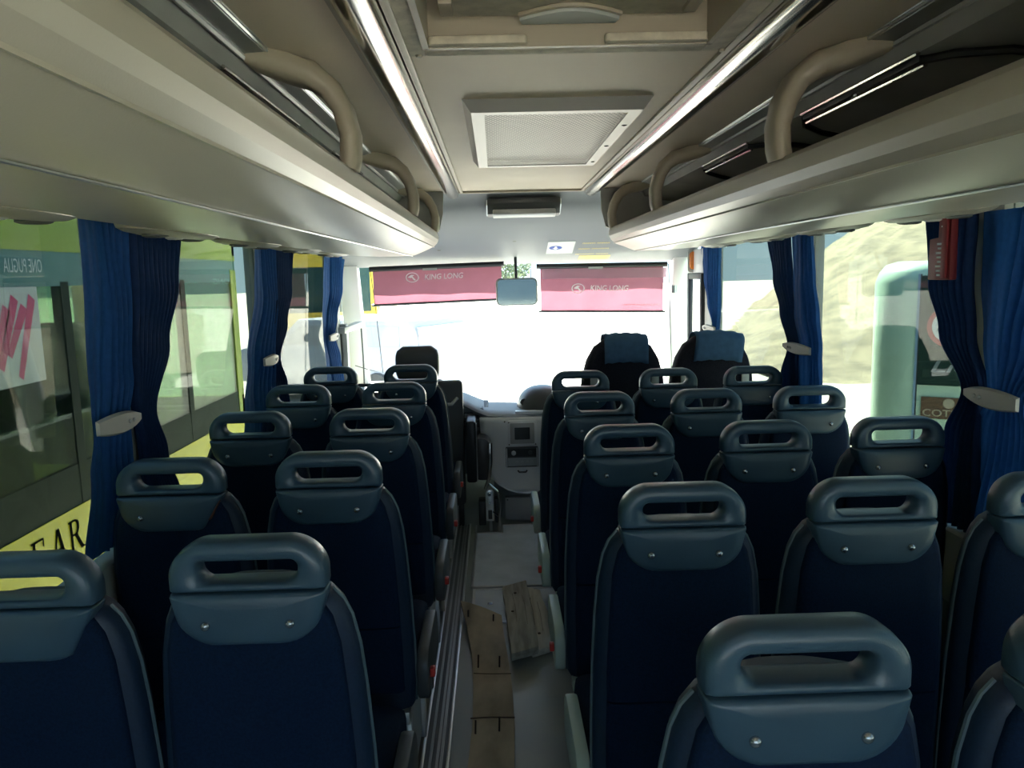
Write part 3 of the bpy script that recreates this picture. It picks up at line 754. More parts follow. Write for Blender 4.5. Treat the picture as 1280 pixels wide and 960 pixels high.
for i in range(NX):
    for j in range(NY):
        x, y = px0+i*dx+(dx*.25 if j % 2 else -dx*.25), py0+j*dy; b0 = len(vsx)
        sq = [(x, y), (x+dx/2, y), (x+dx, y), (x+dx, y+dy/2), (x+dx, y+dy), (x+dx/2, y+dy), (x, y+dy), (x, y+dy/2)]
        vsx += [(*p, zp) for p in sq]
        ce = (x+dx/2, y+dy/2)
        vsx += [(ce[0]+dx*.42*math.cos(PI*1.25+k*PI/4), ce[1]+dy*.42*math.sin(PI*1.25+k*PI/4), zp) for k in range(8)]
        for k in range(8):
            l = (k+1) % 8; fsx.append((b0+k, b0+l, b0+8+l, b0+8+k))
PERF = mat('perforated_sheet', (.40, .375, .325), .45, .2)
pm.add(vsx, fsx).build('perforated_sheet', PERF, t)
for a in ((gx0+.03, px0, gy0+.03, gy1-.03), (px1, gx1-.03, gy0+.03, gy1-.03), (px0, px1, gy0+.03, py0), (px0, px1, py1, gy1-.03)):
    MB().box(*a, zp-.001, zp+.001).build('border_strip', PERF, t)
MB().box(gx0+.03, gx1-.03, gy0+.03, gy1-.03, ZC-.004, ZC-.001).build('filter', DARK, t)
for y in (2.30, 2.66, 3.02): MB().lathe([(.008, .0), (.008, -.004), (.004, -.006)], (px1+.012, y, zp), 'z', 10).build('screw', BLACK, t)
MB().box(px0-.012, px0-.009, gy0+.05, gy1-.05, zp-.002, zp).build('hinge', BLACK, t)
# roof hatch
HATCHM = mat('hatch_foam', (.62, .56, .45), .8, noise=(30, .3), col2=(.48, .43, .35), bump=(120, .6))
t = thing('roof_hatch', 'beige roof hatch with a recessed lid and curved handle overhead', 'hatch', (.16, 1.3, ZC))
ox0, ox1, oy0, oy1 = -.160, .497, .86, 1.645
for nm, a in (('frame', (ox0, HX0, oy0, oy1)), ('frame', (HX1, ox1, oy0, oy1)), ('frame', (HX0, HX1, HY1-.005, oy1)), ('frame', (HX0, HX1, oy0, HY0))):
    MB().box(*a, ZC-.007, ZC+.002).build(nm, HATCHM, t, bevel=.003)
for a in ((HX0-.002, HX0+.01, HY0, HY1), (HX1-.01, HX1+.002, HY0, HY1), (HX0, HX1, HY1-.01, HY1+.002), (HX0, HX1, HY0, HY0+.01)):
    MB().box(*a, ZC-.014, ZC+.125).build('recess_wall', ARCH, t)
for xa, xb in ((HX0+.01, .075), (.225, HX1-.01)):
    MB().prism([(x, y) for x, y in rrect(xa, xb, HY1-.03, HY1-.004, .010, 3)], ZC-.012, ZC+.004, 'z').build('lip', HATCHM, t, bevel=.003)
MB().prism([(x, y) for x, y in rrect(-.085, .395, .97, 1.548, .03, 5)], ZC+.034, ZC+.064, 'z').build('lid', HATCHM, t, bevel=.012)
MB().box(HX0+.005, HX1-.005, HY0+.005, HY1-.005, ZC+.11, ZC+.125).build('top_cover', DARK, t)
hh = [(.06+.19*k/12, 1.530-.05*math.sin(PI*k/12), ZC+.030) for k in range(13)]
MB().prism([(x, y) for x, y, z in hh] + [(.245, 1.552), (.065, 1.552)], ZC+.022, ZC+.036, 'z').build('lid_handle', SILL, t, bevel=.003)
MB().tube([(x, y-.012, z) for x, y, z in hh], .005, 6).build('handle_trim', ARCH, t, smooth=True)
for x in (-.075, .375): MB().box(x-.012, x+.012, 1.44, 1.51, ZC+.026, ZC+.036).build('lid_clip', ARCH, t, bevel=.002)
for x, y in ((-.14, 1.635), (.475, 1.635)): MB().lathe([(.008, 0), (.006, -.004)], (x, y, ZC-.007), 'z', 10).build('frame_screw', ARCH, t)

# ================================================================== HEADER FITTINGS
t = thing('header_lamp', 'grey rectangular courtesy lamp on the header above the windscreen', 'lamp', (.16, 4.42, H+.36))
MB().prism([(4.33, H+.42), (4.47, H+.345), (4.46, H+.325), (4.38, H+.335), (4.33, H+.39)], -.03, .375, 'x').build('housing', DARK, t, bevel=.004)
MB().prism([(4.36, H+.385), (4.42, H+.345), (4.44, H+.318), (4.40, H+.315), (4.355, H+.335)], .0, .35, 'x').build('lens', LAMP, t, bevel=.006)
for x in (-.035, .365): MB().prism([(4.34, H+.41), (4.45, H+.35), (4.43, H+.33), (4.34, H+.38)], x, x+.015, 'x').build('bracket', STEEL, t)
# header slope basis (between Y4.85 z.25 and Y5.5 z.075)
HU = Vector((0, 4.85-5.5, .25-.075)).normalized(); HR = Vector((1, 0, 0)); HN = HR.cross(HU)
def hpt(x, y): return Vector((x, y, H+.226+(y-4.95)*(.075-.226)/(.55)))
def hquad(x0, x1, ya, yb, m, nm, parent, lift=.002):
    a, b, c, d = (hpt(x0, yb), hpt(x1, yb), hpt(x1, ya), hpt(x0, ya)); nn = HN*lift; n2 = HN*(lift*.2)
    return MB().loft([[p+n2 for p in (a, b, c, d)], [p+nn for p in (a, b, c, d)]]).build(nm, m, parent)
t = thing('pictogram_label', 'white label with a round blue figure sign on the header', 'label', hpt(.43, 5.15))
hquad(.352, .530, 5.03, 5.28, mat('label_paper', (.62, .64, .64), .6), 'paper', t)
ce = hpt(.408, 5.15)
MB().add([ce+HN*.003+(HR*math.cos(a)+HU*math.sin(a)*1.0)*.043 for a in [2*PI*k/28 for k in range(28)]], [tuple(range(28))]).build('blue_disc', BLUEP, t)
MB().add([ce+HN*.0035+HU*.020+(HR*math.cos(a)+HU*math.sin(a))*.009 for a in [2*PI*k/14 for k in range(14)]], [tuple(range(14))]).build('figure', PRINT, t)
MB().add([ce+HN*.0035+HR*x+HU*y for x, y in ((-.006, .010), (.006, .010), (.022, -.022), (.008, -.012), (.010, -.030), (-.010, -.030), (-.008, -.012), (-.022, -.022))], [tuple(range(8))]).build('figure', PRINT, t)
t = thing('yellow_notice', 'faded yellow lettering stuck to the header right of the blue sign', 'notice', hpt(.67, 5.2))
for k, (s_, x0, x1) in enumerate((('UUUUU UUUUU', .58, .755), ('UUUU UUUUUU', .565, .765), ('UUUUUU UUUU', .555, .775))):
    y = 5.02+.115*k
    text_mesh(s_.replace('U', 'n'), hpt(x0, y+.06), HR, HU, x1-x0, .022, YELP, t, depth=.003)
hquad(.585, .80, 5.34, 5.43, YELP, 'band', t)
text_mesh('000 00 00 00', hpt(.63, 5.42)+HN*.001, HR, HU, .15, .045, mat('yellow_dark', (.6, .45, .10), .6), t, depth=.003)
t = thing('screw_hole', 'small round black plug on the header above the mirror', 'plug', hpt(.133, 5.0))
MB().add([hpt(.133, 5.0)+HN*.002+(HR*math.cos(a)+HU*math.sin(a))*.013 for a in [2*PI*k/14 for k in range(14)]], [tuple(range(14))]).build('disc', BLACK, t)
t = thing('screw_hole', 'small round black plug on the header above the left blind', 'plug', hpt(-.36, 5.146))
MB().add([hpt(-.36, 5.146)+HN*.002+(HR*math.cos(a)+HU*math.sin(a))*.012 for a in [2*PI*k/14 for k in range(14)]], [tuple(range(14))]).build('disc', BLACK, t)

# roller blinds
def logo(cx, z, y, r, p):
    mb = MB(); n_ = 28
    mb.add([(cx+r*1.35*q*math.cos(a), y, z+r*q*math.sin(a)) for q in (1, .84) for a in [2*PI*k/n_ for k in range(n_)]], [(k, (k+1) % n_, n_+(k+1) % n_, n_+k) for k in range(n_)])
    mb.build('emblem', PRINTB, p)
    mb = MB().add([(cx+x*r, y, z+zz*r) for x, zz in ((-.95, .05), (-.2, .55), (.5, .5), (.05, .2), (.75, -.55), (.35, -.6), (-.1, -.05), (-.4, -.1))], [(0, 1, 7), (1, 2, 3), (1, 3, 6, 7), (3, 4, 5, 6)])
    mb.build('emblem', PRINTB, p)
def blind(label, xt0, xt1, zt0, zt1, x0, x1, zb0, zb1, tx, tz, pale=None, url=False):
    Y = 5.36
    t = thing('roller_blind', label, 'blind', ((x0+x1)/2, Y, H), 'roller blinds over the windscreen')
    MB().tube([(xt0, Y, H+zt0), (xt1, Y, H+zt1)], .018, 12).build('roller_tube', BLACK, t, smooth=True)
    MB().box(lerp(xt0, xt1, .45)-.05, lerp(xt0, xt1, .45)+.05, Y-.024, Y-.016, H+lerp(zt0, zt1, .5)-.024, H+lerp(zt0, zt1, .5)-.008).build('clip', SILL, t)
    rr = []
    for k in range(13):
        q = k/12; top = lerp(zt0, zt1, q)-.005; bot = lerp(zb0, zb1, q); xx = lerp(x0, x1, q)
        rr.append([(xx+(.012 if j else 0)*0, Y+.004*math.sin(k*1.3+j*.5), H+lerp(top, bot, j/6)) for j in range(7)])
    o = MB().loft(rr, closed=False, caps=False).build('cloth', PINK, t, smooth=True)
    MB().tube([(x0-.015, Y, H+zb0), (x1+.015, Y, H+zb1)], .009, 8).build('bottom_bar', DARK, t, smooth=True)
    sl_ = (zb1-zb0)/(x1-x0)
    if pale: 
        MB().loft([[(x0+.01, Y-.012, H+pale[0]), (x0+.01, Y-.012, H+pale[1])], [(x1+.02, Y-.012, H+pale[0]-.012), (x1+.02, Y-.012, H+pale[1]-.010)]], closed=False, caps=False).build('pale_band', PINKL, t)
    logo(tx, H+tz, Y-.010, .034, t)
    text_mesh('KING LONG', (tx+.085, Y-.010, H+tz-.018), (1, 0, sl_), (0, 0, 1), .265, .038, PRINTB, t, shear=.15, bold=.01)
    if url: text_mesh('www.king-long.cn', (x1-.28, Y-.010, H+zb1+.045), (1, 0, sl_), (0, 0, 1), .25, .022, mat('faint_print', (.62, .35, .42), .6), t, shear=.15)
    return t
b1 = blind('left maroon roller blind with white lettering, pulled lower at its left end', -.858, .066, .060, .076, -.836, .048, -.187, -.166, -.565, -.002)
b2 = blind('right maroon roller blind with white lettering below a pale pink band', .290, 1.195, .052, .046, .316, 1.168, -.257, -.280, .575, -.105, pale=(.035, -.035), url=True)
MB().tube([(.078, 5.36, H+.06), (.082, 5.37, H-.3), (.09, 5.37, H-.66), (.12, 5.37, H-.705), (.20, 5.37, H-.705), (.235, 5.37, H-.66), (.245, 5.37, H-.3), (.25, 5.36, H+.04)], .0028, 5).build('pull_cord', DARK, b1)
MB().tube([(-.852, 5.36, H+.05), (-.83, 5.37, H-.2), (-.80, 5.37, H-.66), (-.88, 5.38, H-.64), (-.99, 5.36, H-.60)], .003, 5).build('pull_cord', DARK, b1)
MB().tube([(1.205, 5.36, H+.05), (1.215, 5.36, H-.25), (1.23, 5.37, H-.6), (1.235, 5.4, H-.9)], .0035, 5).build('pull_cord', DARK, b2)
for x in (1.236,): MB().lathe([(.02, 0), (.02, -.05), (.012, -.055)], (x, 5.33, H-.10), 'z', 10).build('cord_guide', STEEL, b2, smooth=True)
# rear-view mirror
t = thing('rear_view_mirror', 'rounded rear-view mirror hanging between the two roller blinds', 'mirror', (.145, 5.2, H-.1))
MB().prism(rrect(.007, .287, H-.207, H-.022, .035, 6), 5.19, 5.23, 'y').build('housing', SILL, t, bevel=.010)
MB().prism(rrect(.018, .276, H-.197, H-.032, .028, 6), 5.186, 5.191, 'y').build('mirror_glass', MIRR, t)
MB().tube([(.146, 5.22, H-.05), (.146, 5.3, H+.03), (.146, 5.36, H+.14)], .010, 8).build('stem', BLACK, t, smooth=True)
# orange side lamp and door frame at the right, driver window latch at the left
t = thing('side_marker', 'small orange oval marker lamp on the right front pillar', 'lamp', (1.34, 5.28, H+.06))
MB().prism(rrect(1.325, 1.372, H+.005, H+.125, .022, 5), 5.24, 5.262, 'y').build('lens', ORANGE, t, bevel=.005)
MB().prism(rrect(1.315, 1.379, H-.015, H+.14, .022, 5), 5.26, 5.275, 'y').build('base', SILL, t)
t = thing('front_door', 'white front door with tall black-framed glass by the right front seat', 'door', (1.36, 5.2, 0))
MB().box(1.355, 1.378, 5.04, 5.40, .02, .16).build('panel', WHITE, t, bevel=.006)
for a in ((5.03, 5.07, .16, H-.02), (5.36, 5.40, .16, H-.02), (5.07, 5.36, H-.06, H-.02), (5.07, 5.36, .16, .20)):
    MB().box(1.345, 1.378, *a).build('window_frame', BLACK, t, bevel=.005)
MB().box(1.350, 1.378, 5.02, 5.42, H-.02, H+.14).build('head_panel', WHITE, t, bevel=.006)
t = thing('window_latch', 'grey sliding latch with a black strap on the driver window', 'latch', (-1.02, 5.2, H-.35))
MB().loft([[(-1.045, 5.12, H-.36), (-1.0, 5.12, H-.36), (-1.0, 5.12, H-.32), (-1.045, 5.12, H-.32)], [(-1.0, 5.5, H-.345), (-.94, 5.5, H-.345), (-.94, 5.5, H-.30), (-1.0, 5.5, H-.30)]]).build('bar', LAMP, t, bevel=.005)
MB().tube([(-1.03, 5.14, H-.36), (-1.025, 5.13, H-.5), (-1.035, 5.12, H-.68)], .008, 6).build('strap', BLACK, t)
MB().tube([(-.955, 5.48, H-.33), (-.955, 5.50, H-.55), (-.96, 5.52, H-.75)], .006, 6).build('rod', DARK, t)
MB().box(-1.05, -1.0, 5.17, 5.24, H-.85, H-.30).build('guide_frame', SILL, t, bevel=.004)

# ================================================================== CURTAINS
def curtain(label, side, rows, n, m=CURT, flat=0., zt=None, ph=0.):
    """rows: (rel z, y0, y1, pleat amplitude), top to bottom"""
    X = XL+.034 if side < 0 else XR-.030; inn = 1 if side < 0 else -1
    nu = n*10; nz = 40; zt_, zb_ = rows[0][0]-.006, rows[-1][0]; rr = []
    for j in range(nz+1):
        z = lerp(zt_, zb_, j/nz); a, b, amp = interp(rows, z); ring = []
        for i in range(nu+1):
            u = i/nu; fl = 1 if u > flat else .12
            if flat < 0: fl = 1 if u < 1+flat else .12
            k = 2*PI*n*u + ph + .35*math.sin(3*z*5+i*.02)
            wv = math.cos(k)*.75+.25*math.cos(2*k+1)
            x = X + inn*(amp*fl*wv) + inn*.004*math.sin(9*z+5*u)
            yy = lerp(a, b, u) + .25*(b-a)/n*fl*math.sin(k)*.5
            ring.append((x, yy, H+z))
        rr.append(ring)
    o = MB().loft(rr, closed=False, caps=False).build('curtain', m, None, smooth=True, sharp=180)
    return tag(o, label, 'curtain', 'blue window curtains')
curtain('nearest blue curtain on the left, rear one of its pair, smooth along its left edge', -1, [(.175, 1.955, 2.20, .014), (.0, 1.955, 2.20, .015), (-.25, 1.94, 2.14, .018), (-.37, 1.93, 2.09, .020), (-.48, 1.89, 2.10, .016), (-.68, 1.83, 2.06, .014)], 7, CURT, flat=.42)
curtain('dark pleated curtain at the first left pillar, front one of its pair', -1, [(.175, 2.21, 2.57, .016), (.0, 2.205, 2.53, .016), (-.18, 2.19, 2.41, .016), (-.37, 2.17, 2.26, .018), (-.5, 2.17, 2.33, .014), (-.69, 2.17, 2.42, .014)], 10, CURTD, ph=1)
curtain('blue curtain at the second left pillar, rear one of its pair', -1, [(.175, 3.36, 3.66, .014), (-.05, 3.33, 3.66, .015), (-.33, 3.17, 3.52, .018), (-.5, 3.08, 3.5, .016), (-.69, 3.03, 3.48, .014)], 7, CURT, flat=.3)
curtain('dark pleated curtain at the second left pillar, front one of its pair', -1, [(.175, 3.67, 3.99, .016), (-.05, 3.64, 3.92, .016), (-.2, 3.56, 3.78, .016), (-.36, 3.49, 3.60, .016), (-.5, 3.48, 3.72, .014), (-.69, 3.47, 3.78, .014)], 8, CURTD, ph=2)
curtain('single blue curtain farthest ahead on the left, before the driver window', -1, [(.185, 4.72, 5.32, .016), (-.05, 4.66, 5.22, .016), (-.25, 4.6, 4.95, .016), (-.35, 4.58, 4.84, .016), (-.5, 4.6, 5.0, .014), (-.69, 4.6, 5.1, .014)], 8, CURT, flat=.3)
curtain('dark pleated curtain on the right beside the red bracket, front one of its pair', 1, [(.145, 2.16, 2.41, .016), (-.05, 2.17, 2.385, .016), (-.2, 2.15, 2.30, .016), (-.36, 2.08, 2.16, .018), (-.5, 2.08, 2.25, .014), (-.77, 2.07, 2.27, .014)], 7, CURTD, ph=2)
curtain('wide blue curtain nearest the camera on the right, flaring below its tieback', 1, [(.145, 1.62, 2.13, .016), (-.05, 1.68, 2.13, .016), (-.2, 1.78, 2.10, .018), (-.36, 1.90, 2.06, .020), (-.46, 1.88, 2.11, .012), (-.77, 1.86, 2.20, .008)], 9, CURT, flat=-.25)
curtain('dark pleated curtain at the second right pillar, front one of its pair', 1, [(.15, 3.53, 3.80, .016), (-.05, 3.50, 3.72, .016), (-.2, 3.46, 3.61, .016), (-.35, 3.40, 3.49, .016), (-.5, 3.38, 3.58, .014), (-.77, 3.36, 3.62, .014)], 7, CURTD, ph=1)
curtain('bright blue curtain at the second right pillar, rear one of its pair', 1, [(.15, 3.27, 3.51, .014), (-.05, 3.24, 3.49, .015), (-.2, 3.20, 3.46, .016), (-.35, 3.16, 3.38, .016), (-.5, 3.13, 3.39, .014), (-.77, 3.12, 3.40, .014)], 6, CURT, flat=-.4)
curtain('single blue curtain farthest ahead on the right, beside the front seat', 1, [(.165, 4.60, 5.06, .016), (-.05, 4.62, 5.00, .016), (-.2, 4.63, 4.90, .016), (-.35, 4.65, 4.76, .016), (-.5, 4.62, 4.85, .014), (-.77, 4.6, 4.95, .014)], 8, CURT, flat=-.35)
def tieback(label, side, y0, y1, z0, z1, h):
    X = XL+.060 if side < 0 else XR-.056; inn = 1 if side < 0 else -1
    t = thing('curtain_tieback', label, 'tieback', (X, (y0+y1)/2, H+(z0+z1)/2), 'grey curtain tiebacks')
    rr = []
    for k in range(11):
        q = k/10; y = lerp(y0, y1, q); z = lerp(z0, z1, q); hh = h*(.32+.68*math.sin(PI*min(1, .12+q*.88))**.8) if q < 1 else h*.35
        xo = X + inn*.012*math.sin(PI*q)
        rr.append([(xo, y, H+z-hh/2), (xo+inn*.010, y, H+z-hh*.4), (xo+inn*.010, y, H+z+hh*.4), (xo, y, H+z+hh/2)])
    MB().loft(rr).build('strap', TIE, t, smooth=True, sharp=50)
    for q in (.58, .70):
        y = lerp(y0, y1, q); z = lerp(z0, z1, q)
        MB().lathe([(.006, 0), (.006, .004), (.003, .006)] if inn > 0 else [(.006, 0), (.006, -.004), (.003, -.006)], (X+inn*(.012*math.sin(PI*q)+.010), y, H+z), 'x', 10).build('stud', LAMP, t)
    return t
tieback('grey tieback around the nearest curtain pair on the left', -1, 1.90, 2.125, -.355, -.362, .058)
tieback('grey tieback around the second curtain pair on the left', -1, 3.30, 3.50, -.345, -.345, .05)
tieback('grey tieback on the farthest left curtain', -1, 4.62, 4.86, -.35, -.35, .05)
tieback('grey tieback around the nearest curtain pair on the right', 1, 1.90, 2.12, -.36, -.358, .058)
tieback('grey tieback around the second curtain pair on the right', 1, 3.20, 3.50, -.352, -.35, .05)
tieback('grey tieback on the farthest right curtain', 1, 4.62, 4.88, -.36, -.36, .05)
# hammer bracket
t = thing('hammer_bracket', 'dark red emergency hammer bracket over the nearest right curtain', 'bracket', (1.29, 2.19, H+.05))
hx = XR-.09
MB().prism([(y, H+z) for y, z in ((2.145, .135), (2.205, .135), (2.205, .075), (2.250, .072), (2.250, -.045), (2.140, -.045))], hx, hx-.022, 'x').build('holder', RED, t, bevel=.004)
MB().box(hx-.03, hx-.022, 2.150, 2.175, H-.04, H+.13).build('spine', mat('red_bright', (.22, .012, .016), .6), t, bevel=.003)
for k in range(8):
    MB().box(hx-.0245, hx-.0225, 2.184, 2.200+.004*(k % 3), H-.034+.0125*k, H-.0285+.0125*k).build('print', PRINT, t)
for k in range(8):
    MB().box(hx-.0245, hx-.0225, 2.178, 2.1815, H-.036+.0125*k, H-.030+.0125*k).build('print', PRINT, t)
MB().lathe([(.016, 0), (.016, -.012), (.01, -.016)], (hx, 2.215, H+.135), 'x', 12).build('bulb', mat('amber', (.75, .38, .15), .3), t, smooth=True)
MB().lathe([(.003, 0), (.002, -.002)], (hx-.022, 2.185, H+.105), 'x', 8).build('rivet', PRINT, t)

# ================================================================== OUTSIDE
ZG = -.95
struct(MB().box(-120, 120, -60, 160, ZG-.1, ZG).build('ground', GROUND))
def wheel(t, x, y, r, w_, local=False):
    MB().lathe([(r*.6, -w_/2), (r*.95, -w_/2), (r, -w_*.3), (r, w_*.3), (r*.95, w_/2), (r*.6, w_/2)], (x, y, ZG+r), 'x', 24).build('wheel', RUBBER, t, smooth=True, local=local)
    wh = t.children[-1]
    MB().lathe([(r*.58, -w_*.45), (r*.58, w_*.45)], (x, y, ZG+r), 'x', 20).build('hub', LAMP, wh, local=local)
# left neighbour: city bus seen through the tinted panes
XB = -2.05; XBF = -4.45; BY0, BY1 = -4.0, 6.2
t = thing('city_bus', 'yellow and green city bus parked close outside the left-hand windows', 'bus', (XB-1.2, 1, ZG))
MB().box(XB-.04, XB, BY0, BY1, ZG+.3, H-1.06).build('yellow_skirt', BUSY, t)
MB().box(XB-.03, XB-.005, BY0, BY1, H-1.06, H-.86).build('black_belt', BUSD, t)
MB().box(XB-.03, XB-.008, BY0, BY1, H-.86, H+.0).build('side_glass', OUTG, t)
MB().box(XB-.03, XB-.004, BY0, BY1, H+.0, H+.16).build('teal_band', BUST, t)
MB().box(XB-.03, XB, BY0, BY1, H+.16, H+.55).build('olive_band', BUSO, t)
MB().box(XBF, XB, BY0, BY1, H+.55, H+.62).build('roof', BUSW, t)
MB().box(XBF, XB-.03, BY0, BY1, H+.30, H+.32).build('inner_ceiling', BUSO, t)
MB().box(XBF, XB, BY0, BY1, ZG+.3, ZG+.45).build('bus_floor', DARK, t)
MB().box(XBF, XBF+.04, BY0, BY1, ZG+.3, H-.75).build('far_skirt', BUSD, t)
MB().box(XBF, XBF+.04, BY0, BY1, H+.05, H+.55).build('far_band', BUST, t)
for y in (-2.2, -.6, 1.0, 2.6, 4.2, 5.9): MB().box(XBF, XBF+.05, y-.06, y+.06, H-.75, H+.05).build('far_pillar', BUSD, t)
for y in (-.9, 1.15, 3.75, 5.15): MB().box(XB-.05, XB-.003, y-.035, y+.035, H-1.06, H+.02).build('pillar', BUSD, t)
MB().box(XB-.03, XB, 6.08, BY1, H-1.06, H+.09).build('pillar', BUSO, t)
MB().box(XB-.06, XB-.03, BY0, BY0+.05, ZG+.3, H+.6).box(XBF, XB, BY0, BY0+.05, ZG+.3, H+.6).build('rear_wall', BUSO, t)
MB().box(XBF, XB, BY1-.05, BY1, ZG+.3, H-.9).build('front_panel', BUSY, t)
MB().box(XBF, XB, BY1-.03, BY1-.02, H-.9, H+.2).build('front_glass', OUTG, t)
MB().box(XBF, XB, BY1-.05, BY1, H+.2, H+.55).build('front_header', BUST, t)
# pale wrap with pink brush strokes on the pane
wr = MB().box(XB-.006, XB-.002, 2.98, 3.52, H-.42, H+.0).build('white_wrap', BUSW, t)
for k in range(7):
    y = 3.08+.062*k
    MB().loft([[(XB-.001, max(2.99, y-.13), H-.38+.05*(k % 3)), (XB-.001, max(3.0, y-.10), H-.40+.05*(k % 3))], [(XB-.001, y, H-.03-.04*(k % 2)), (XB-.001, y+.045, H-.06-.04*(k % 2))]], closed=False, caps=False).build('pink_stroke', BUSP, wr)
# seats, steering wheel and a beige curtain inside it
for k, y in enumerate((-1.2, -.4, .4, 1.2, 2.0, 2.8, 3.5, 4.3)):
    pts = rrect(XB-.60, XB-.14, H-1.0, H-.20, (.05, .05, .14, .14), 5)
    MB().prism(pts, y, y+.09, 'y').build('bus_seat', FSKIN, t, bevel=.02)
    if k % 2: MB().prism([(x-1.35, z) for x, z in pts], y, y+.09, 'y').build('bus_seat', FSKIN, t, bevel=.02)
MB().tube([(XB-.75+.24*math.cos(a), 4.85+.12*math.sin(a), H-.50+.2*math.sin(a)) for a in [2*PI*k/24 for k in range(25)]], .016, 8).build('steering_wheel', DARK, t, smooth=True)
rr = []
for j in range(2):
    z = H+.08 if j == 0 else H-.32
    rr.append([(XB-.30+.02*math.cos(k*1.1), 4.32+.030*k, z) for k in range(24)])
MB().loft(rr, closed=False, caps=False).build('beige_curtain', BEIGE, t, smooth=True)
for z in (H-.52, H-.60): MB().tube([(XB-.25, 4.4, z), (XB-.3, 4.9, z+.03), (XB-.5, 5.2, z+.02)], .012, 6).build('grab_rail', LAMP, t, smooth=True)
# serif letters leaning along the yellow skirt
def strokes(lst, o, s_, nm, m, parent):
    mb = MB()
    for poly in lst: mb.add([(XB+.003, o[0]+p[0]*s_, o[1]+p[1]*s_+p[0]*s_*.0) for p in poly], [tuple(range(len(poly)))])
    return mb.build(nm, m, parent)
LF = [[(.08, 0), (.2, 0), (.2, 1), (.08, 1)], [(0, .94), (.62, .94), (.62, 1), (0, 1)], [(.56, .74), (.62, .74), (.62, .96), (.56, .96)], [(.2, .5), (.46, .5), (.46, .56), (.2, .56)], [(.42, .42), (.46, .42), (.46, .64), (.42, .64)], [(0, 0), (.3, 0), (.3, .05), (0, .05)]]
LA = [[(.40, 1), (.30, 1), (.04, 0), (.12, 0)], [(.30, 1), (.44, 1), (.72, 0), (.56, 0)], [(.2, .34), (.58, .34), (.58, .40), (.2, .40)], [(-.04, 0), (.22, 0), (.22, .05), (-.04, .05)], [(.46, 0), (.80, 0), (.80, .05), (.46, .05)]]
LR = [[(.08, 0), (.2, 0), (.2, 1), (.08, 1)], [(0, .94), (.4, .94), (.4, 1), (0, 1)], [(.2, .5), (.4, .5), (.4, .56), (.2, .56)],
      [(.38, .94), (.38, 1), (.52, .95), (.6, .85), (.6, .70), (.52, .56), (.38, .5), (.38, .56), (.44, .64), (.47, .77), (.44, .88)], [(.30, .52), (.46, .52), (.78, 0), (.60, 0)], [(0, 0), (.3, 0), (.3, .05), (0, .05)], [(.58, 0), (.86, 0), (.86, .05), (.58, .05)]]
for L_, y in ((LF, 3.26), (LA, 3.41), (LR, 3.555), (LA, 3.72)): strokes(L_, (y, H-1.265), .155, 'lettering', LETT, t)
text_mesh('ONE PUGLIA', (XB+.004, 3.565, H+.062), (0, -1, 0), (0, 0, 1), .275, .06, PRINT, t, depth=-.002)
wheel(t, XB-.22, 3.1, .48, .28); wheel(t, XB-.22, -2.2, .48, .28)

# right neighbour: rounded rear corner of a mint and white coach
CB = Vector((2.20, 4.27, ZG))
t = thing('mint_coach', 'pale mint coach parked outside the right-hand windows, its rear turned to us', 'bus', CB, rotz=math.radians(-32))
# local frame: +x along the rear face to the right, +y forward (away)
def lz(z): return H+z-ZG
pl_ = [(.14-.24*math.sin(a), .24-.24*math.cos(a)) for a in [PI/2*k/10 for k in range(10, -1, -1)]]
body = [(p[0], p[1]) for p in pl_] + [(2.3, 0.0), (2.3, 6.0), (-.10, 6.0)]
def bodyr(z, s_): return [(x+(s_ if x < .2 else 0)*1.0, y+s_, z) for x, y in body]
MB().loft([bodyr(.35, 0), bodyr(lz(-1.0), 0), bodyr(lz(-.5), .0), bodyr(lz(-.10), .0), bodyr(lz(-.04), .02), bodyr(lz(.0), .05), bodyr(lz(.02), .11)]).build('body', BUSM, t, smooth=True, local=True, sharp=50)
MB().box(.138, .150, -.006, .01, lz(-1.0), lz(-.05)).build('blue_band', BUSB, t, local=True)
MB().box(.156, 2.2, -.012, .01, lz(-.66), lz(-.06)).build('rear_window', OUTGD, t, local=True, bevel=.004)
MB().box(.150, .156, -.008, .01, lz(-1.6), lz(-.05)).build('panel_gap', DARK, t, local=True)
n_ = 30
def disc(cx, z, r, m, nm, y, p=t):
    return MB().add([(cx+r*math.cos(2*PI*k/n_), y, z+r*math.sin(2*PI*k/n_)) for k in range(n_)], [tuple(range(n_))]).build(nm, m, p, local=True)
disc(.305, lz(-.335), .115, mat('sign_red', (.5, .06, .06), .5), 'limit_sign', -.014)
sg = t.children[-1]
disc(.305, lz(-.335), .090, PRINT, 'disc', -.016, sg)
text_mesh('80', (.242, -.018, lz(-.378)), (1, 0, 0), (0, 0, 1), .125, .086, BLACK, sg, local=True, depth=.001, bold=.02)
text_mesh("Lion's", (.22, -.014, lz(-.585)), (1, 0, 0), (0, 0, 1), .36, .065, ALU, t, local=True, shear=.25, bold=.015, depth=.003)
MB().box(.18, .45, -.010, .0, lz(-.845), lz(-.725)).build('name_plate', mat('plate_brown', (.16, .09, .05), .5), t, local=True)
np_ = t.children[-1]
disc(.315, lz(-.757), .028, mat('plate_tan', (.5, .42, .3), .6), 'emblem', -.012, np_)
text_mesh('COTRAP', (.19, -.012, lz(-.832)), (1, 0, 0), (0, 0, 1), .25, .040, MATS['plate_tan'], np_, local=True, bold=.01)
MB().add([(.72, -.004, lz(-1.0)), (.9, -.004, lz(-1.02)), (1.3, -.004, lz(-1.25)), (1.3, -.004, lz(-1.5)), (.95, -.004, lz(-1.22)), (.72, -.004, lz(-1.10))], [(0, 1, 2, 3, 4, 5)]).build('green_swoosh', BUSG, t, local=True)
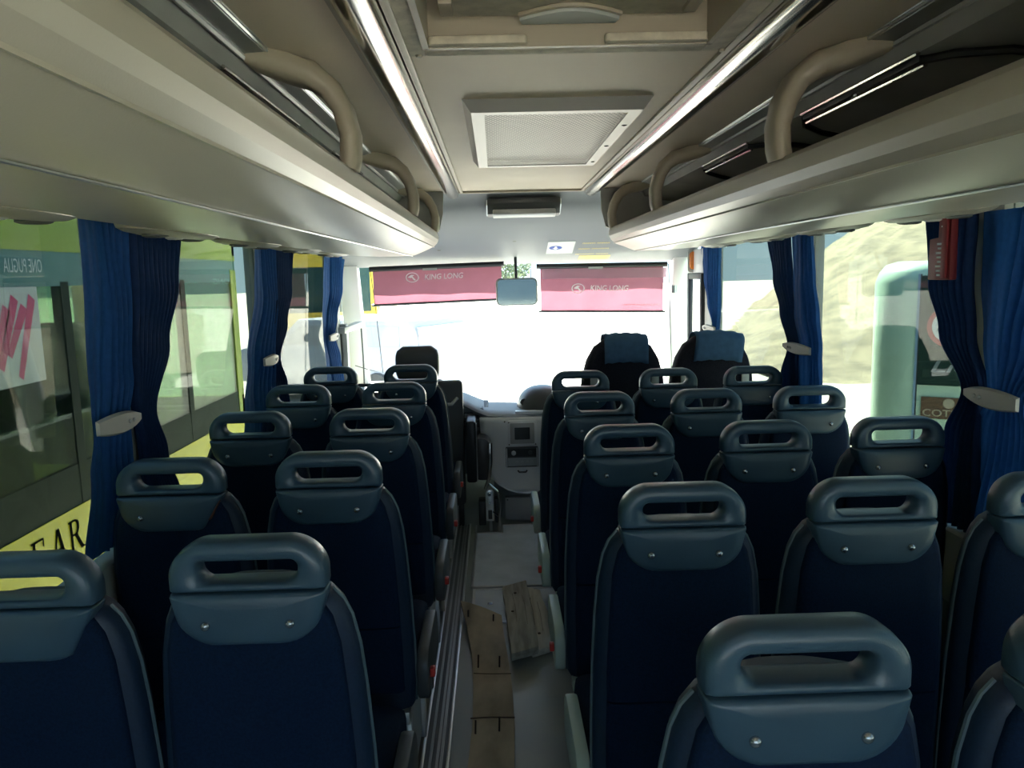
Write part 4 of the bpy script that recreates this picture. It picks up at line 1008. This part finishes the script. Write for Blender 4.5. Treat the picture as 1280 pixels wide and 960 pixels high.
MB().add([(.74, -.004, lz(-.93)), (.84, -.004, lz(-.93)), (.84, -.004, lz(-.95)), (.74, -.004, lz(-.95))], [(0, 1, 2, 3)]).build('green_swoosh', BUSG, t, local=True)
MB().box(.1, 2.2, -.05, .02, .35, .6).build('bumper', DARK, t, local=True, bevel=.02)
MB().box(-.11, -.09, .6, 5.5, lz(-.66), lz(-.06)).build('side_window', OUTGD, t, local=True)
for y in (1.2, 4.6):
    MB().lathe([(.3, -.14), (.46, -.14), (.48, -.08), (.48, .08), (.46, .14), (.3, .14)], (.06, y, .48), 'x', 24).build('wheel', RUBBER, t, smooth=True, local=True)
    MB().lathe([(.3, .14), (.3, 0)], (2.1, y, .48), 'x', 12).build('axle_cover', RUBBER, t, local=True)

# rocky hill to the right
mb = MB(); NXH, NYH = 70, 46; vv = []; ff = []
rs = random.Random(3)
def hn(x, y): return math.sin(x*.31+1)*math.cos(y*.27)+.5*math.sin(x*.83+y*.5)+.3*math.sin(x*1.9-y*1.3)+.2*math.sin(x*3.7+y*2.9)
for j in range(NYH+1):
    for i in range(NXH+1):
        x = 6+i*.75; y = 15+j*.9
        t_ = max(0, min(1, (y-15.5)/14.5)); t_ = t_*(1.25-.25*t_)
        top = max(0., 1.5+.72*(x-y*.377)) if x < 40 else 18
        h = t_*min(top, 18) + (.10*hn(x*1.6, y*1.6)+rs.uniform(-.16, .16))*min(1, t_*4)*min(1, top)
        vv.append((x, y, ZG-.05+h))
for j in range(NYH):
    for i in range(NXH):
        a = j*(NXH+1)+i; ff.append((a, a+1, a+NXH+2, a+NXH+1))
struct(mb.add(vv, ff).build('hillside', ROCK, None, smooth=True, sharp=180))

# vehicles ahead
def van(label, loc, rot, m, L=4.6, W=1.9, Hh=1.9, name='parked_van', cat='van'):
    t = thing(name, label, cat, loc, rotz=rot)
    sidep = [(0, .35), (L, .35), (L, .95), (L*.93, 1.05), (L*.74, 1.15), (L*.6, Hh), (.1, Hh), (0, Hh*.8)]
    MB().prism(sidep, -W/2, W/2, 'x').build('body', m, t, local=True, bevel=.06)
    MB().prism([(.3, 1.15), (L*.70, 1.15), (L*.58, Hh-.12), (.3, Hh-.12)], -W/2-.01, W/2+.01, 'x').build('side_window', PALEG, t, local=True)
    MB().box(-W/2+.15, W/2-.15, -.01, .05, 1.15, Hh-.15).build('rear_window', PALEG, t, local=True)
    for x in (-W/2, W/2):
        for y in (L*.18, L*.8):
            MB().lathe([(.2, -.1), (.33, -.1), (.34, 0), (.33, .1), (.2, .1)], (x, y, .34), 'x', 18).build('wheel', RUBBER, t, smooth=True, local=True)
    return t
van('pale blue van faintly seen ahead through the left of the windscreen', (-1.0, 14.5, ZG), math.radians(60), CARP, Hh=1.65)
t = thing('yellow_coach', 'yellow coach parked far ahead at the left edge of the windscreen', 'bus', (-4.15, 19, ZG), rotz=math.radians(4))
MB().prism(rrect(-1.25, 1.25, .35, 3.3, (.1, .1, .25, .25), 5), 0, 9, 'y').build('body', mat('coach_yellow', (.75, .5, .04), .35), t, local=True, bevel=.04)
MB().box(-1.1, 1.1, -.02, .05, 1.6, 2.7).build('rear_window', OUTGD, t, local=True, bevel=.02)
MB().box(1.23, 1.27, .4, 8.6, 1.6, 2.6).build('side_window', OUTGD, t, local=True)
MB().box(-1.15, 1.15, -.06, .05, .4, .8).build('bumper', LAMP, t, local=True, bevel=.03)
for y in (1.8, 7):
    MB().lathe([(.3, -.14), (.48, -.14), (.48, .14), (.3, .14)], (1.12, y, .48), 'x', 20).build('wheel', RUBBER, t, local=True)
    MB().lathe([(.3, -.14), (.48, -.14), (.48, .14), (.3, .14)], (-1.12, y, .48), 'x', 20).build('wheel', RUBBER, t, local=True)
def tree(label, x, y, h, r):
    t = thing('pale_tree', label, 'tree', (x, y, ZG))
    MB().tube([(0, 0, 0), (.05, .0, h*.3), (0, .05, h*.6)], [.09, .07, .05], 8).build('trunk', BARK, t, local=True)
    rs_ = random.Random(int(x*10)); vs_ = []; fs = []
    for _ in range(900):
        th = rs_.uniform(0, 2*PI); ph = math.acos(rs_.uniform(-1, 1)); q = r*rs_.uniform(.45, 1)**.5
        c = Vector((q*math.sin(ph)*math.cos(th), q*math.sin(ph)*math.sin(th), h*.68+q*.8*math.cos(ph)))
        a = Vector((rs_.uniform(-1, 1), rs_.uniform(-1, 1), rs_.uniform(-1, 1))).normalized()*.22; b = a.orthogonal().normalized()*.12
        n0 = len(vs_); vs_ += [c-a, c+b, c+a, c-b]; fs.append((n0, n0+1, n0+2, n0+3))
    f = MB().add(vs_, fs).build('foliage', LEAF, t, local=True); f['kind'] = 'stuff'
tree('pale green tree far ahead, seen in the gap between the two blinds', 1.6, 75, 4.9, 2.0)
